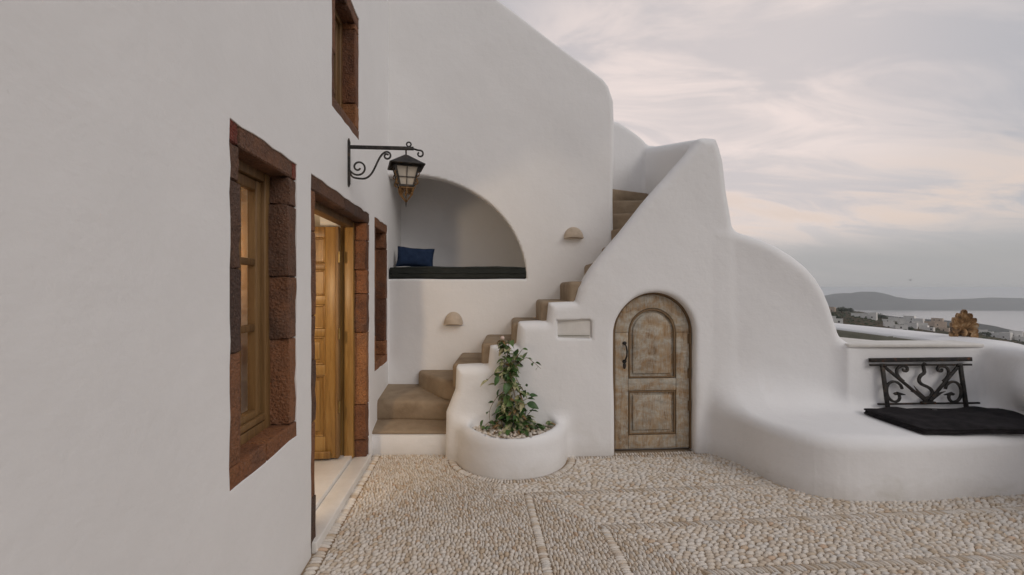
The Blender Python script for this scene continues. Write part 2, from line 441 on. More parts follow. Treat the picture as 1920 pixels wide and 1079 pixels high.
def np_mesh(name, verts, faces, mat, parent=None, normals=None, smooth=True):
    me = bpy.data.meshes.new(name)
    off = wloc(parent) if parent is not None else Vector((0, 0, 0))
    verts = np.asarray(verts, dtype=np.float64) - np.array(off)
    faces = np.asarray(faces)
    n, k = faces.shape
    me.vertices.add(len(verts)); me.vertices.foreach_set('co', verts.astype(np.float32).ravel())
    me.loops.add(n * k); me.loops.foreach_set('vertex_index', faces.astype(np.int32).ravel())
    me.polygons.add(n); me.polygons.foreach_set('loop_start', np.arange(0, n * k, k, dtype=np.int32))
    me.polygons.foreach_set('use_smooth', np.full(n, smooth))
    me.update(calc_edges=True); me.validate()
    if normals is not None:
        me.normals_split_custom_set_from_vertices(np.asarray(normals, dtype=np.float32))
    me.materials.append(M[mat] if isinstance(mat, str) else mat)
    o = bpy.data.objects.new(name, me); C.objects.link(o)
    if parent is not None: o.parent = parent
    return o


# ------------------------------------------------------------------ signed-distance plasterwork
def smin(a, b, k):
    h = np.maximum(k - np.abs(a - b), 0) / k
    return np.minimum(a, b) - h * h * k * 0.25


def smax(a, b, k): return -smin(-a, -b, k)


def poly_sdf(P, Q, pts):
    pts = [np.array(p, dtype=np.float32) for p in pts]
    d = None; s = None; n = len(pts)
    for i in range(n):
        a = pts[i]; b = pts[i - 1]
        e = b - a; wx = P - a[0]; wy = Q - a[1]
        t = np.clip((wx * e[0] + wy * e[1]) / float(e @ e), 0, 1)
        bx = wx - e[0] * t; by = wy - e[1] * t
        q = bx * bx + by * by
        c1 = Q >= a[1]; c2 = Q < b[1]; c3 = e[0] * wy > e[1] * wx
        fl = (c1 & c2 & c3) | (~c1 & ~c2 & ~c3)
        if d is None: d = q; s = np.where(fl, -1.0, 1.0)
        else: d = np.minimum(d, q); s = np.where(fl, -s, s)
    return (s * np.sqrt(d)).astype(np.float32)


def extrude(d2, dy, r):
    a = d2 + r; b = dy + r
    return np.sqrt(np.maximum(a, 0) ** 2 + np.maximum(b, 0) ** 2) + np.minimum(np.maximum(a, b), 0) - r


def wob(X, Y, Z, a=0.006):
    return 1.35 * a * (0.14 * np.sin(11.3 * X + 4.1 * Z + 1.0) * np.sin(9.7 * Z - 3.3 * Y + 8.1 * X * 0.3) + np.sin(2.7 * X + 1.3 * Z + 0.7) * np.sin(3.1 * Z - 1.1 * Y + 0.4) + 0.6 * np.sin(6.3 * X - 2.2 * Y) * np.sin(5.1 * Z + 1.9))


def surface_nets(F, org, h):
    S = F < 0
    nx, ny, nz = F.shape
    cnt = np.zeros((nx - 1, ny - 1, nz - 1), np.int8)
    for i in (0, 1):
        for j in (0, 1):
            for k in (0, 1): cnt += S[i:nx - 1 + i, j:ny - 1 + j, k:nz - 1 + k]
    act = (cnt > 0) & (cnt < 8)
    ci = np.argwhere(act); idx = np.full(act.shape, -1, np.int64); idx[act] = np.arange(len(ci))
    acc = np.zeros((len(ci), 3)); num = np.zeros(len(ci))
    corner = [(i, j, k) for i in (0, 1) for j in (0, 1) for k in (0, 1)]
    for a in corner:
        for ax in range(3):
            if a[ax]: continue
            b = list(a); b[ax] = 1
            fa = F[ci[:, 0] + a[0], ci[:, 1] + a[1], ci[:, 2] + a[2]]; fb = F[ci[:, 0] + b[0], ci[:, 1] + b[1], ci[:, 2] + b[2]]
            m = (fa < 0) != (fb < 0)
            t = np.where(m, fa / np.where(m, fa - fb, 1), 0)
            p = np.zeros((len(ci), 3)) + np.array(a, float); p[:, ax] = t
            acc[m] += p[m]; num[m] += 1
    V = np.array(org) + h * (ci + acc / num[:, None])
    faces = []
    for ax in range(3):
        u, v = (ax + 1) % 3, (ax + 2) % 3
        sl0 = [slice(None)] * 3; sl1 = [slice(None)] * 3; sl0[ax] = slice(0, -1); sl1[ax] = slice(1, None)
        A = S[tuple(sl0)]; B = S[tuple(sl1)]
        e = np.argwhere(A != B)
        ok = (e[:, u] > 0) & (e[:, v] > 0) & (e[:, u] < F.shape[u] - 1) & (e[:, v] < F.shape[v] - 1)
        e = e[ok]
        ins = A[e[:, 0], e[:, 1], e[:, 2]]
        def cid(du, dv):
            q = e.copy(); q[:, u] -= du; q[:, v] -= dv
            return idx[q[:, 0], q[:, 1], q[:, 2]]
        quad = np.stack([cid(1, 1), cid(0, 1), cid(0, 0), cid(1, 0)], 1)
        quad[~ins] = quad[~ins][:, ::-1]
        faces.append(quad)
    return V, np.concatenate(faces)


def sdf_mesh(fn, lo, hi, h):
    ax = [np.arange(lo[i], hi[i] + h, h, dtype=np.float32) for i in range(3)]
    F = np.broadcast_to(fn(ax[0][:, None, None], ax[1][None, :, None], ax[2][None, None, :]), tuple(len(a) for a in ax)).astype(np.float32)
    V, Q = surface_nets(F, (ax[0][0], ax[1][0], ax[2][0]), h)
    del F
    def grad(P, e=0.006):
        g = np.zeros_like(P)
        for i in range(3):
            a = P.copy(); b = P.copy(); a[:, i] += e; b[:, i] -= e
            g[:, i] = (fn(a[:, 0], a[:, 1], a[:, 2]) - fn(b[:, 0], b[:, 1], b[:, 2])) / (2 * e)
        return g
    for _ in range(2):
        g = grad(V); d = fn(V[:, 0], V[:, 1], V[:, 2])
        n2 = np.maximum((g * g).sum(1), 0.05)
        V = V - g * np.clip(d / n2, -h * 0.6, h * 0.6)[:, None]
    g = grad(V, 0.012); N = g / np.maximum(np.linalg.norm(g, axis=1), 1e-6)[:, None]
    return V, Q, N


def split_build(name, V, Q, N, mask, mat, parent, bumpy=True):
    q = Q[mask]
    if len(q) == 0: return None
    used, inv = np.unique(q.ravel(), return_inverse=True)
    return np_mesh(name, V[used], inv.reshape(q.shape), mat, parent, N[used])


def yf(X): return 4.01 + 0.07 * X            # front face of the stair wall


STAIR_PROFILE = [(-0.585, -0.3), (-0.585, 0.40), (-0.50, 0.60), (-0.49, 0.80), (-0.205, 0.805), (-0.19, 0.975), (0.045, 0.98), (0.06, 1.185),
                 (0.315, 1.195), (0.33, 1.362), (0.565, 1.375), (0.60, 1.49), (0.72, 1.67), (0.91, 1.91), (1.20, 2.275), (1.44, 2.54), (1.72, 2.85),
                 (1.87, 2.86), (1.93, 2.67), (1.965, 2.39), (2.03, 2.05), (2.06, -0.3)]
DOME_PROFILE = [(1.80, -0.3), (1.80, 2.06), (2.04, 2.03), (2.28, 1.945), (2.40, 1.88), (2.52, 1.79), (2.63, 1.69), (2.72, 1.585), (2.79, 1.47), (2.84, 1.35), (2.90, 1.15), (2.955, 0.94), (2.99, 0.80), (3.0, -0.3)]
BENCH_PLAN = [(1.93, 4.4), (1.925, 3.80), (1.97, 3.58), (2.06, 3.45), (2.22, 3.33), (2.42, 3.24), (2.60, 3.205), (3.0, 3.225), (4.4, 3.365), (4.4, 4.4)]
TROUGH = [(2.95, 5.2), (3.25, 4.54), (3.38, 4.24), (4.02, 4.25), (4.06, 4.5), (4.08, 6.4), (2.95, 6.4)]
DOOR_X, DOOR_W, DOOR_SPRING = 1.292, 0.37, 1.085


def sdf_stairs(X, Y, Z):
    f = yf(X) + 0 * Z
    d2 = poly_sdf(X, Z, STAIR_PROFILE)
    A = extrude(d2, np.abs(Y - (f + 0.115)) - 0.115, 0.075)
    # turning parapet behind: battered outer face, rising to the back
    B = smax(smax(1.72 - X, X - (1.955 + 0.085 * (2.85 - Z)), 0.10), smax(Z - (2.875 + 0.27 * (Y - 4.2)), smax(Y - 6.1, 4.24 - Y, 0.1), 0.12), 0.12)
    top = 3.34 + 0.33 * np.clip((1.78 - X) / 0.4, 0, 1) ** 0.75 + 0.12 * np.clip((1.38 - X), 0, 1)
    Cw = smax(smax(0.8 - X, X - 1.95, 0.05), smax(np.abs(Y - 6.05) - 0.15, Z - top, 0.09), 0.06)
    d = smin(A, smin(B, Cw, 0.06), 0.10)
    # arched doorway recess and small step-light recess
    ax = X - DOOR_X
    arch = np.where(Z > DOOR_SPRING, np.sqrt(ax * ax + (Z - DOOR_SPRING) ** 2) - DOOR_W, np.abs(ax) - DOOR_W)
    d = smax(d, -np.maximum(arch, Y - (f + 0.16)), 0.05)
    rec = np.maximum(np.abs(X - 0.553) - 0.150, np.maximum(np.abs(Z - 1.128) - 0.075, Y - (f + 0.06)))
    d = smax(d, -rec, 0.02)
    return d + wob(X, Y, Z)


def chaikin(p, n=3):
    for _ in range(n):
        q = []
        for i in range(len(p)):
            a, b = p[i], p[(i + 1) % len(p)]
            q += [(a[0] * .75 + b[0] * .25, a[1] * .75 + b[1] * .25), (a[0] * .25 + b[0] * .75, a[1] * .25 + b[1] * .75)]
        p = q
    return p


BENCH_SMOOTH = chaikin([(1.93, 4.7), (1.925, 3.72), (2.16, 3.20), (2.75, 3.185), (3.4, 3.265), (5.2, 3.46), (5.2, 4.7)])
DOME_SMOOTH = chaikin(DOME_PROFILE[1:-1], 2) if False else DOME_PROFILE


def sdf_bench(X, Y, Z):
    fy = 4.14 - 0.15 * (X - 2.0)
    D = extrude(poly_sdf(X, Z, DOME_PROFILE), np.abs(Y - (fy + 0.2)) - 0.2, 0.10)
    G = extrude(poly_sdf(X, Y, BENCH_SMOOTH), Z - 0.435, 0.085)
    G = np.maximum(G, X - 4.4)
    E = extrude(poly_sdf(X, Y, [(2.93, 3.965), (4.35, 3.965), (4.35, 7.2), (2.93, 7.2)]), Z - 0.99, 0.03)
    tr = np.maximum(poly_sdf(X, Y, TROUGH), 0.72 - Z)
    Fp = smax(smax(4.135 - X, X - 4.47, 0.10), smax(Z - (1.0 + 0.006 * (Y - 4)), 1.2 - Y, 0.10), 0.10)
    bl = np.sqrt(((X - 4.20) / 0.17) ** 2 + ((Y - 3.56) / 0.18) ** 2 + ((Z - 0.66) / 0.20) ** 2) * 0.18 - 0.18
    kk = 0.13 + 0.32 * np.clip((3.0 - X) / 0.8, 0, 1)
    d = smin(smin(D, E, 0.14), G, kk)
    d = smin(d, smin(Fp, bl, 0.12), 0.10)
    d = smax(d, -tr, 0.02)
    return d + wob(X, Y, Z, 0.007)


PL = (0.0, 4.06, 0.475)


def sdf_planter(X, Y, Z):
    r = np.sqrt((X - PL[0]) ** 2 + ((Y - PL[1]) / 1.01) ** 2)
    d = smax(r - (PL[2] + 0.05 * (0.30 - Z) * (Z < 0.30)), Z - 0.325, 0.10)
    ri = np.sqrt((X - PL[0]) ** 2 / 0.80 + (Y - PL[1]) ** 2)
    d = smax(d, -smax(ri - 0.430, 0.20 - Z, 0.05), 0.04)
    d = smax(d, Y - 4.15, 0.03)
    return d + wob(X, Y, Z, 0.006)


def build_plaster():
    def all_(X, Y, Z):
        return smin(smin(sdf_stairs(X, Y, Z), sdf_bench(X, Y, Z), 0.06), sdf_planter(X, Y, Z), 0.10)
    V, Q, N = sdf_mesh(all_, (-0.72, 1.9, -0.16), (4.75, 7.0, 3.95), 0.026)
    cen = V[Q].mean(1)
    keep = cen[:, 2] > -0.06
    Q = Q[keep]; cen = cen[keep]
    a, b, c = (f(cen[:, 0], cen[:, 1], cen[:, 2]) for f in (sdf_stairs, sdf_bench, sdf_planter))
    who = np.argmin(np.stack([a, b, c]), 0)
    in_tr = (poly_sdf(cen[:, 0], cen[:, 1], TROUGH) < 0.02) & (cen[:, 2] < 0.975) & (cen[:, 2] > 0.6) & (who == 1)
    split_build('parapet', V, Q, N, who == 0, 'plaster', STAIR)
    split_build('seat_mass', V, Q, N, (who == 1) & ~in_tr, 'plaster', BENCH)
    split_build('basin', V, Q, N, in_tr, 'grey_cement', BENCH)
    o = split_build('planter', V, Q, N, who == 2, 'plaster', None)
    tag(o, 'round white plaster planter built against the foot of the stair wall', 'planter')


# ------------------------------------------------------------------ left house wall frame
WN_ = math.hypot(0.0843, 1.0)
WU = Vector((-0.0843 / WN_, 1 / WN_, 0)); WI = Vector((-1 / WN_, -0.0843 / WN_, 0))
WALL = Matrix(((WU.x, WI.x, 0, -0.91), (WU.y, WI.y, 0, 0), (0, 0, 1, 0), (0, 0, 0, 1)))   # local: s along, t inward, z up


def S(y): return y * WN_


HOUSE = empty('white_house', (-1.2, 4.0, 0.0), 'white plastered two-storey house with rust-red stone window and door surrounds', 'house')
STAIR = empty('outdoor_staircase', (0.6, 4.3, 0.0), 'curving outdoor staircase with brown cement steps and white stepped parapet', 'staircase')
BENCH = empty('built_in_bench', (3.1, 3.7, 0.0), 'white sculpted masonry bench and parapet curving down from the stairs', 'bench')

HOLES = []   # (y0,y1,z0,z1) outer edge of each stone surround


def wavy_rect(y0, y1, z0, z1, amp=0.006, step=0.09):
    pts = []
    c = [(S(y0), z0), (S(y1), z0), (S(y1), z1), (S(y0), z1)]
    for i in range(4):
        a = Vector(c[i]); b = Vector(c[(i + 1) % 4]); n = max(2, int((b - a).length / step))
        for j in range(n):
            p = a.lerp(b, j / n)
            if j: p += Vector((random.uniform(-amp, amp), random.uniform(-amp, amp)))
            pts.append((p.x, p.y))
    return pts


def front_wall():
    bm = bmesh.new(); es = []
    loops = [[(S(-2.6), -0.1), (S(6.3), -0.1), (S(6.3), 6.4), (S(-2.6), 6.4)]] + [wavy_rect(*h) for h in HOLES]
    for lp in loops:
        vs = [bm.verts.new((p, 0, q)) for p, q in lp]
        for i in range(len(vs)): es.append(bm.edges.new((vs[i], vs[(i + 1) % len(vs)])))
    bmesh.ops.triangle_fill(bm, edges=es, use_beauty=True, use_dissolve=False)
    bmesh.ops.recalc_face_normals(bm, faces=bm.faces)
    r = bmesh.ops.extrude_face_region(bm, geom=list(bm.faces))
    bmesh.ops.translate(bm, verts=[v for v in r['geom'] if isinstance(v, bmesh.types.BMVert)], vec=(0, 0.42, 0))
    bmesh.ops.recalc_face_normals(bm, faces=bm.faces)
    # soften the plaster lip round the openings
    fe = [e for e in bm.edges if len(e.link_faces) == 2 and all(abs(v.co.y) < 1e-5 for v in e.verts) and e.calc_face_angle(0) > 1.0
          and not any(v.co.z < -0.05 or v.co.z > 6.3 or v.co.x < -2 or v.co.x > 6.2 for v in e.verts)]
    bmesh.ops.bevel(bm, geom=fe, offset=0.008, segments=3, profile=0.5, affect='EDGES', clamp_overlap=True)
    me = bpy.data.meshes.new('front_wall'); bm.transform(Matrix.Translation(-wloc(HOUSE)) @ WALL); bm.to_mesh(me); bm.free()
    me.materials.append(M['plaster_wall'])
    o = bpy.data.objects.new('front_wall', me); C.objects.link(o); o.parent = HOUSE


def stone(lo, hi, parent, mat='stone', amp=0.006):
    """rough-dressed block, local wall coordinates"""
    b = MB(WALL).box(lo, hi)
    return b.build('stone', mat, parent, bevel=0.012, seg=2, jitter=0.0, cuts=0) if amp <= 0 else rough_block(lo, hi, parent, mat, amp)


def rough_block(lo, hi, parent, mat, amp):
    me = bpy.data.meshes.new('stone'); bm = bmesh.new()
    bmesh.ops.create_cube(bm, size=1.0)
    d = [hi[i] - lo[i] for i in range(3)]
    for v in bm.verts: v.co = Vector([(lo[i] + hi[i]) / 2 + v.co[i] * d[i] for i in range(3)])
    bmesh.ops.bevel(bm, geom=list(bm.edges), offset=min(0.006, min(d) * 0.2), segments=1, affect='EDGES')
    # one or two extra loops along the long edges so that the outline wanders
    le = [e for e in bm.edges if e.calc_length() > 0.06]
    bmesh.ops.subdivide_edges(bm, edges=le, cuts=3, use_grid_fill=True)
    for v in bm.verts:
        v.co += Vector((random.gauss(0, amp), random.gauss(0, amp * 0.4), random.gauss(0, amp * 0.35)))
        if v.co.y < 0.0035: v.co.y = 0.0035
    bm.transform(Matrix.Translation(-wloc(parent)) @ WALL)
    bmesh.ops.recalc_face_normals(bm, faces=bm.faces)
    bm.to_mesh(me); bm.free()
    me.polygons.foreach_set('use_smooth', [True] * len(me.polygons)); me.set_sharp_from_angle(angle=R(38))
    me.materials.append(M[mat]); o = bpy.data.objects.new('stone', me); C.objects.link(o); o.parent = parent
    return o


SG = 0.0012


def surround(y0, y1, z0, z1, parent, lsplit, rsplit, lintel=2, sill=True, mats=('stone', 'stone', 'stone'), w=0.095, depth=0.15, red=False):
    HOLES.append((y0 + 0.006, y1 - 0.006, z0 + 0.006, z1 - 0.006))
    s0, s1 = S(y0), S(y1); g = SG
    zt = z1 - w * 0.95; zb = z0 + (w * 0.88 if sill else 0)
    t0 = 0.006
    cuts = [s0 - .01] + [s0 + (s1 - s0) * (k + random.uniform(-.1, .1)) / lintel for k in range(1, lintel)] + [s1 + .01]
    if red: cuts = [cuts[0], s0 + .075, s1 - .05, cuts[-1]]
    for q, (a, b) in enumerate(zip(cuts[:-1], cuts[1:])): rough_block((a + g, t0, zt + g), (b - g, depth + random.uniform(0, .01), z1 + .01), parent, 'stone_red' if red and q != 1 else mats[0], .004)
    if sill:
        m = s0 + (s1 - s0) * random.uniform(.42, .5)
        for a, b in ((s0 - .01, m), (m, s1 + .01)): rough_block((a + g, t0 - .004, z0 - .01), (b - g, depth + .03, zb - g), parent, mats[1], .004)
    for side, sp in ((0, lsplit), (1, rsplit)):
        zs = [zb] + sorted(sp) + [zt]
        for i in range(len(zs) - 1):
            ww = w + random.uniform(-.010, .012); dd = depth + random.uniform(-.006, .004)
            mt = mats[2] if not (isinstance(mats[2], list)) else mats[2][side]
            if side == 0: rough_block((s0 - .012, t0 + random.uniform(0, .003), zs[i] + g), (s0 + ww, dd, zs[i + 1] - g), parent, mt, .004)
            else: rough_block((s1 - ww, t0 + random.uniform(0, .003), zs[i] + g), (s1 + .012, dd, zs[i + 1] - g), parent, mt, .004)


def bars_window(y0, y1, z0, z1, parent, bars, mullion=True, t=0.10):
    """wooden casement inside the stone surround, local wall coords"""
    w = 0.088; a0, a1, c0, c1 = S(y0) + w, S(y1) - w, z0 + .075, z1 - .08
    fw = 0.05
    def bx(name, lo, hi, mat='wood_olive', bev=.005):
        return MB(WALL).box(lo, hi).build(name, mat, parent, bevel=bev, seg=2)
    bx('frame', (a0 - .02, t, c0), (a0 + fw, t + .07, c1)); bx('frame', (a1 - fw, t, c0), (a1 + .02, t + .07, c1))
    bx('frame', (a0 + fw, t + .001, c1 - fw), (a1 - fw, t + .069, c1 + .02)); bx('frame', (a0 + fw, t + .001, c0 - .02), (a1 - fw, t + .069, c0 + fw))
    if abs(y0 - 1.695) < .01:
        for k, (ta, tb) in enumerate(((.15, .215), (.245, .30), (.345, .41), (.44, .50))):
            bx('shutter', (a1 + .004, t + ta, c0 + .02), (a1 + .034, t + tb, c1 - .02), 'wood_gold', .006)
        for z in (c0 + .05, bars[0] - .02, bars[1] - .02, c1 - .09): bx('shutter_rail', (a1 + .007, t + .151, z), (a1 + .031, t + .499, z + .05), 'wood_gold', .004)
    b0, b1, d0, d1 = a0 + fw + .004, a1 - fw - .004, c0 + fw + .004, c1 - fw - .004
    sw = 0.048; t1 = t + .018
    bx('stile', (b0, t1, d0), (b0 + sw, t1 + .042, d1)); bx('stile', (b1 - sw, t1, d0), (b1, t1 + .042, d1))
    bx('rail', (b0 + sw, t1 + .001, d1 - sw), (b1 - sw, t1 + .041, d1)); bx('rail', (b0 + sw, t1 + .001, d0), (b1 - sw, t1 + .041, d0 + sw * 1.3))
    bx('drip_rail', (b0 + .004, t1 - .022, d0 + .004), (b1 - .004, t1 - .001, d0 + .034))
    zs = [d0 + sw * 1.3] + [z for z in bars] + [d1 - sw]
    for z in bars: bx('glazing_bar', (b0 + sw, t1 + .006, z - .016), (b1 - sw, t1 + .036, z + .016), bev=.004)
    xs = [b0 + sw, b1 - sw]
    if mullion:
        xm = (b0 + b1) / 2
        bx('glazing_bar', (xm - .014, t1 + .007, d0 + sw * 1.3), (xm + .014, t1 + .035, d1 - sw), bev=.004); xs = [b0 + sw, xm, b1 - sw]
    for i in range(len(zs) - 1):
        for j in range(len(xs) - 1):
            MB(WALL).box((xs[j] - .004, t1 + .019, zs[i] - .004), (xs[j + 1] + .004, t1 + .023, zs[i + 1] + .004)).build('pane', 'glass', parent)


def build_house():
    # ---- windows
    w1 = empty('window', WALL @ Vector((S(2.02), 0, .735)), parent=HOUSE); w1['label'] = 'large near ground-floor window with warm light behind its glazing bars'
    surround(1.695, 2.353, .73, 2.14, w1, [1.246, 1.573, 1.911], [1.244, 1.554, 1.912], mats=('stone', 'stone_warm', 'stone'), lintel=1, red=True)
    bars_window(1.695, 2.353, .73, 2.14, w1, [1.31, 1.62], mullion=True)
    w3 = empty('window', WALL @ Vector((S(4.50), 0, .72)), parent=HOUSE); w3['label'] = 'narrow-looking dark window in the corner beside the steps'
    surround(4.175, 4.815, .72, 2.155, w3, [1.05, 1.5, 1.85], [.95, 1.38, 1.9], mats=('stone', 'stone_warm', 'stone_warm'), lintel=1, depth=.2)
    bars_window(4.175, 4.815, .72, 2.155, w3, [1.31, 1.62], t=.16)
    w2 = empty('window', WALL @ Vector((S(3.27), 0, 2.66)), parent=HOUSE); w2['label'] = 'upper-storey window above the iron lantern'
    surround(2.919, 3.627, 2.665, 3.64, w2, [3.05, 3.45], [2.93, 3.5], mats=('stone', 'stone', 'stone_warm'), lintel=2, depth=.14)
    bars_window(2.919, 3.627, 2.665, 3.64, w2, [2.97, 3.27], t=.105)
    # red-stained corners as in the photo are separate stones of the lintel
    # ---- entrance door
    dr = empty('door', WALL @ Vector((S(3.26), 0, 0)), parent=HOUSE)
    surround(2.545, 3.985, -.06, 2.145, dr, [.30, .73, 1.085, 1.34, 1.82], [.2, .496, 1.118, 1.445, 1.652, 1.905], mats=('stone', 'stone_warm', ['stone', 'stone_warm']), sill=False, w=.095, depth=.13, lintel=2)
    L = lambda name, lo, hi, mat, bev=.005: MB(WALL).box(lo, hi).build(name, mat, dr, bevel=bev, seg=2)
    s0, s1 = S(2.545) + .085, S(3.985) - .085
    L('door_frame', (s1 - .055, .105, .06), (s1 + .02, .185, 2.05), 'wood_gold')
    L('door_frame', (s1 - .038, .187, .06), (s1 + .02, .215, 2.05), 'wood_gold')
    L('door_frame', (s0 - .02, .105, .06), (s0 + .05, .185, 2.05), 'wood_gold')
    L('door_head', (s0 - .02, .106, 2.005), (s1 + .02, .186, 2.07), 'wood_olive')
    L('threshold', (s0 - .05, -.022, -.05), (s1 + .05, .115, .055), 'marble', .008)
    L('threshold', (s0 - .05, .117, -.05), (s1 + .05, .4205, .082), 'marble', .006)
    # open leaf, swung inward about 90 degrees: lies along t, faces the camera (-s)
    ls = S(3.765); th = .045; t0, t1 = .205, .84
    st = .105
    zr = [.10, .20, .273, .779, .863, 1.096, 1.161, 1.359, 1.434, 1.645, 1.702, 1.909, 2.005]
    L('stile', (ls, t0, .095), (ls + th, t0 + st, 2.0), 'wood_gold'); L('stile', (ls, t1 - st, .095), (ls + th, t1, 2.0), 'wood_gold')
    for a, b in ((.095, .273), (.779, .863), (1.096, 1.161), (1.359, 1.434), (1.645, 1.702), (1.909, 2.0)):
        L('rail', (ls + .001, t0 + st - .001, a), (ls + th - .001, t1 - st + .001, b), 'wood_gold')
    for i, (a, b) in enumerate(((.273, .779), (.863, 1.096), (1.161, 1.359), (1.434, 1.645), (1.702, 1.909))):
        pa, pb = t0 + st, t1 - st
        L('panel', (ls + .018, pa - .002, a - .002), (ls + .03, pb + .002, b + .002), 'wood_gold', 0)
        for lo, hi in (((pa, a), (pa + .016, b)), ((pb - .016, a), (pb, b)), ((pa + .016, a), (pb - .016, a + .016)), ((pa + .016, b - .016), (pb - .016, b))):
            L('moulding', (ls + .004, lo[0], lo[1]), (ls + .022, hi[0], hi[1]), 'wood_gold', .006)
        if i < 2: L('raised_panel', (ls + .008, pa + .045, a + .045), (ls + .02, pb - .045, b - .045), 'wood_gold', .008)
        else: L('slat', (ls + .010, pa + .10, a + .018), (ls + .02, pb - .06, b - .05), 'wood_gold', .004)
    L('weather_bar', (ls - .03, t0 + .055, .098), (ls, t1, .16), 'wood_gold', .01)
    L('astragal', (ls - .012, t0 - .006, .095), (ls + th + .01, t0 + .02, 2.0), 'wood_olive', .006)
    for z in (.52, 1.12, 1.75):
        b = MB(WALL); b.sweep([(ls - .014, .192, z - .045), (ls - .014, .192, z + .045)], .009, sides=10)
        b.box((ls - .012, .192, z - .04), (ls + .012, .200, z + .04)); b.build('hinge', 'brass', dr, smooth=True)
    front_wall()
    # ---- rooms behind
    def room(name, lo, hi, mat='plaster_fine'): return MB().box(lo, hi).build(name, mat, HOUSE)
    MB(WALL).box((S(.3), .421, -.05), (S(4.7), 3.6, .079)).build('room_floor', 'marble', HOUSE)
    MB(WALL).box((S(.3), .421, 2.42), (S(4.7), 3.6, 2.55)).build('room_ceiling', 'plaster_fine', HOUSE)
    MB(WALL).box((S(.3), 3.6, -.05), (S(4.7), 3.75, 5.2)).build('room_wall', 'plaster_fine', HOUSE)
    MB(WALL).box((S(.15), .421, -.05), (S(.299), 3.75, 5.2)).build('room_wall', 'plaster_fine', HOUSE)
    MB(WALL).box((S(4.701), .421, -.05), (S(4.80), 3.75, 5.2)).build('room_wall', 'plaster_fine', HOUSE)
    MB(WALL).box((S(.15), .421, 5.2), (S(4.80), 3.75, 5.4)).build('roof', 'plaster_fine', HOUSE)
    # ---- gable with the sitting niche
    prof = [(-1.75, -.3), (-1.75, 5.75), (-.14, 4.575), (.40, 4.17), (.98, 3.735), (1.035, 3.66), (1.085, 3.50), (1.085, -.3)]
    def g(X, Y, Z):
        d = extrude(poly_sdf(X, Z, prof), np.abs(Y - 5.45) - .6, .045)
        ex = (X + 1.109) / 1.262; ez = (Z - 1.591) / 1.108
        q = np.sqrt(ex * ex + ez * ez) + 1e-6
        el = (q - 1) * q / np.sqrt((ex / 1.262) ** 2 + (ez / 1.108) ** 2 + 1e-9)
        n = np.minimum(np.maximum(np.maximum(el, 1.591 - Z), Y - 5.10), smax(smax(X - 0.40, Z - 3.05, .1), np.maximum(np.maximum(1.591 - Z, Y - 5.70), 4.98 - Y), .03))
        return smax(d, -n, .018) + wob(X, Y, Z, .005)
    V, Q, N = sdf_mesh(g, (-1.6, 4.75, -.15), (1.2, 6.12, 5.9), .024)
    cen = V[Q].mean(1)
    split_build('gable_wall', V, Q, N, cen[:, 2] > -.1, 'plaster_wall', HOUSE)


build_house()
build_plaster()


# ------------------------------------------------------------------ stairs
def step(poly, ztop, h=.24, slope=None, bevel=.036):
    b = MB(); n = len(poly)
    zt = (lambda x, y: ztop + slope * (y - poly[0][1])) if slope else (lambda x, y: ztop)
    vs = [(x, y, ztop - h) for x, y in poly] + [(x, y, zt(x, y)) for x, y in poly]
    b.add(vs, [tuple(range(n))[::-1], tuple(range(n, 2 * n))] + [(i, (i + 1) % n, n + (i + 1) % n, n + i) for i in range(n)])
    o = b.build('step', 'cement', STAIR, bevel=bevel, seg=3, smooth=True)
    return o


def build_steps():
    MB().box((-1.45, 4.095, -.08), (-.52, 4.6, .192)).build('riser', 'plaster', STAIR, bevel=.012, seg=3)
    step([(-1.5, 4.08), (-.55, 4.08), (-.50, 4.9), (-1.5, 4.9)], .205, .02, .22, .008)
    step([(-1.5, 4.285), (-1.0, 4.30), (-.52, 4.265), (-.45, 4.92), (-1.5, 4.92)], .43, .19, .075)
    step([(-1.005, 4.95), (-.985, 4.80), (-.87, 4.62), (-.64, 4.32), (-.42, 4.2), (-.3, 4.95)], .622, .2)
    xs = [-.546, -.279, -.006, .256, .512, .770, .955]
    zs = [.806, 1.0, 1.182, 1.375, 1.557, 1.744, 1.926]
    for x, z in zip(xs, zs):
        step([(x, 4.12 if x > -.3 else 4.16), (x + .5, 4.12), (x + .5, 4.93), (x, 4.93)], z, .24)
    step([(1.03, 4.93), (1.32, 4.15), (1.8, 4.15), (1.8, 5.3), (1.03, 5.3)], 2.114, .24, bevel=.02)
    step([(1.0, 4.98), (1.8, 4.80), (1.8, 5.5), (1.0, 5.5)], 2.305, .24, bevel=.02)
    step([(1.0, 5.17), (1.8, 5.16), (1.8, 5.95), (1.0, 5.95)], 2.49, .24, bevel=.02)
    step([(1.0, 5.34), (1.72, 5.72), (1.72, 5.98), (1.0, 5.98)], 2.685, .24, bevel=.02)


build_steps()


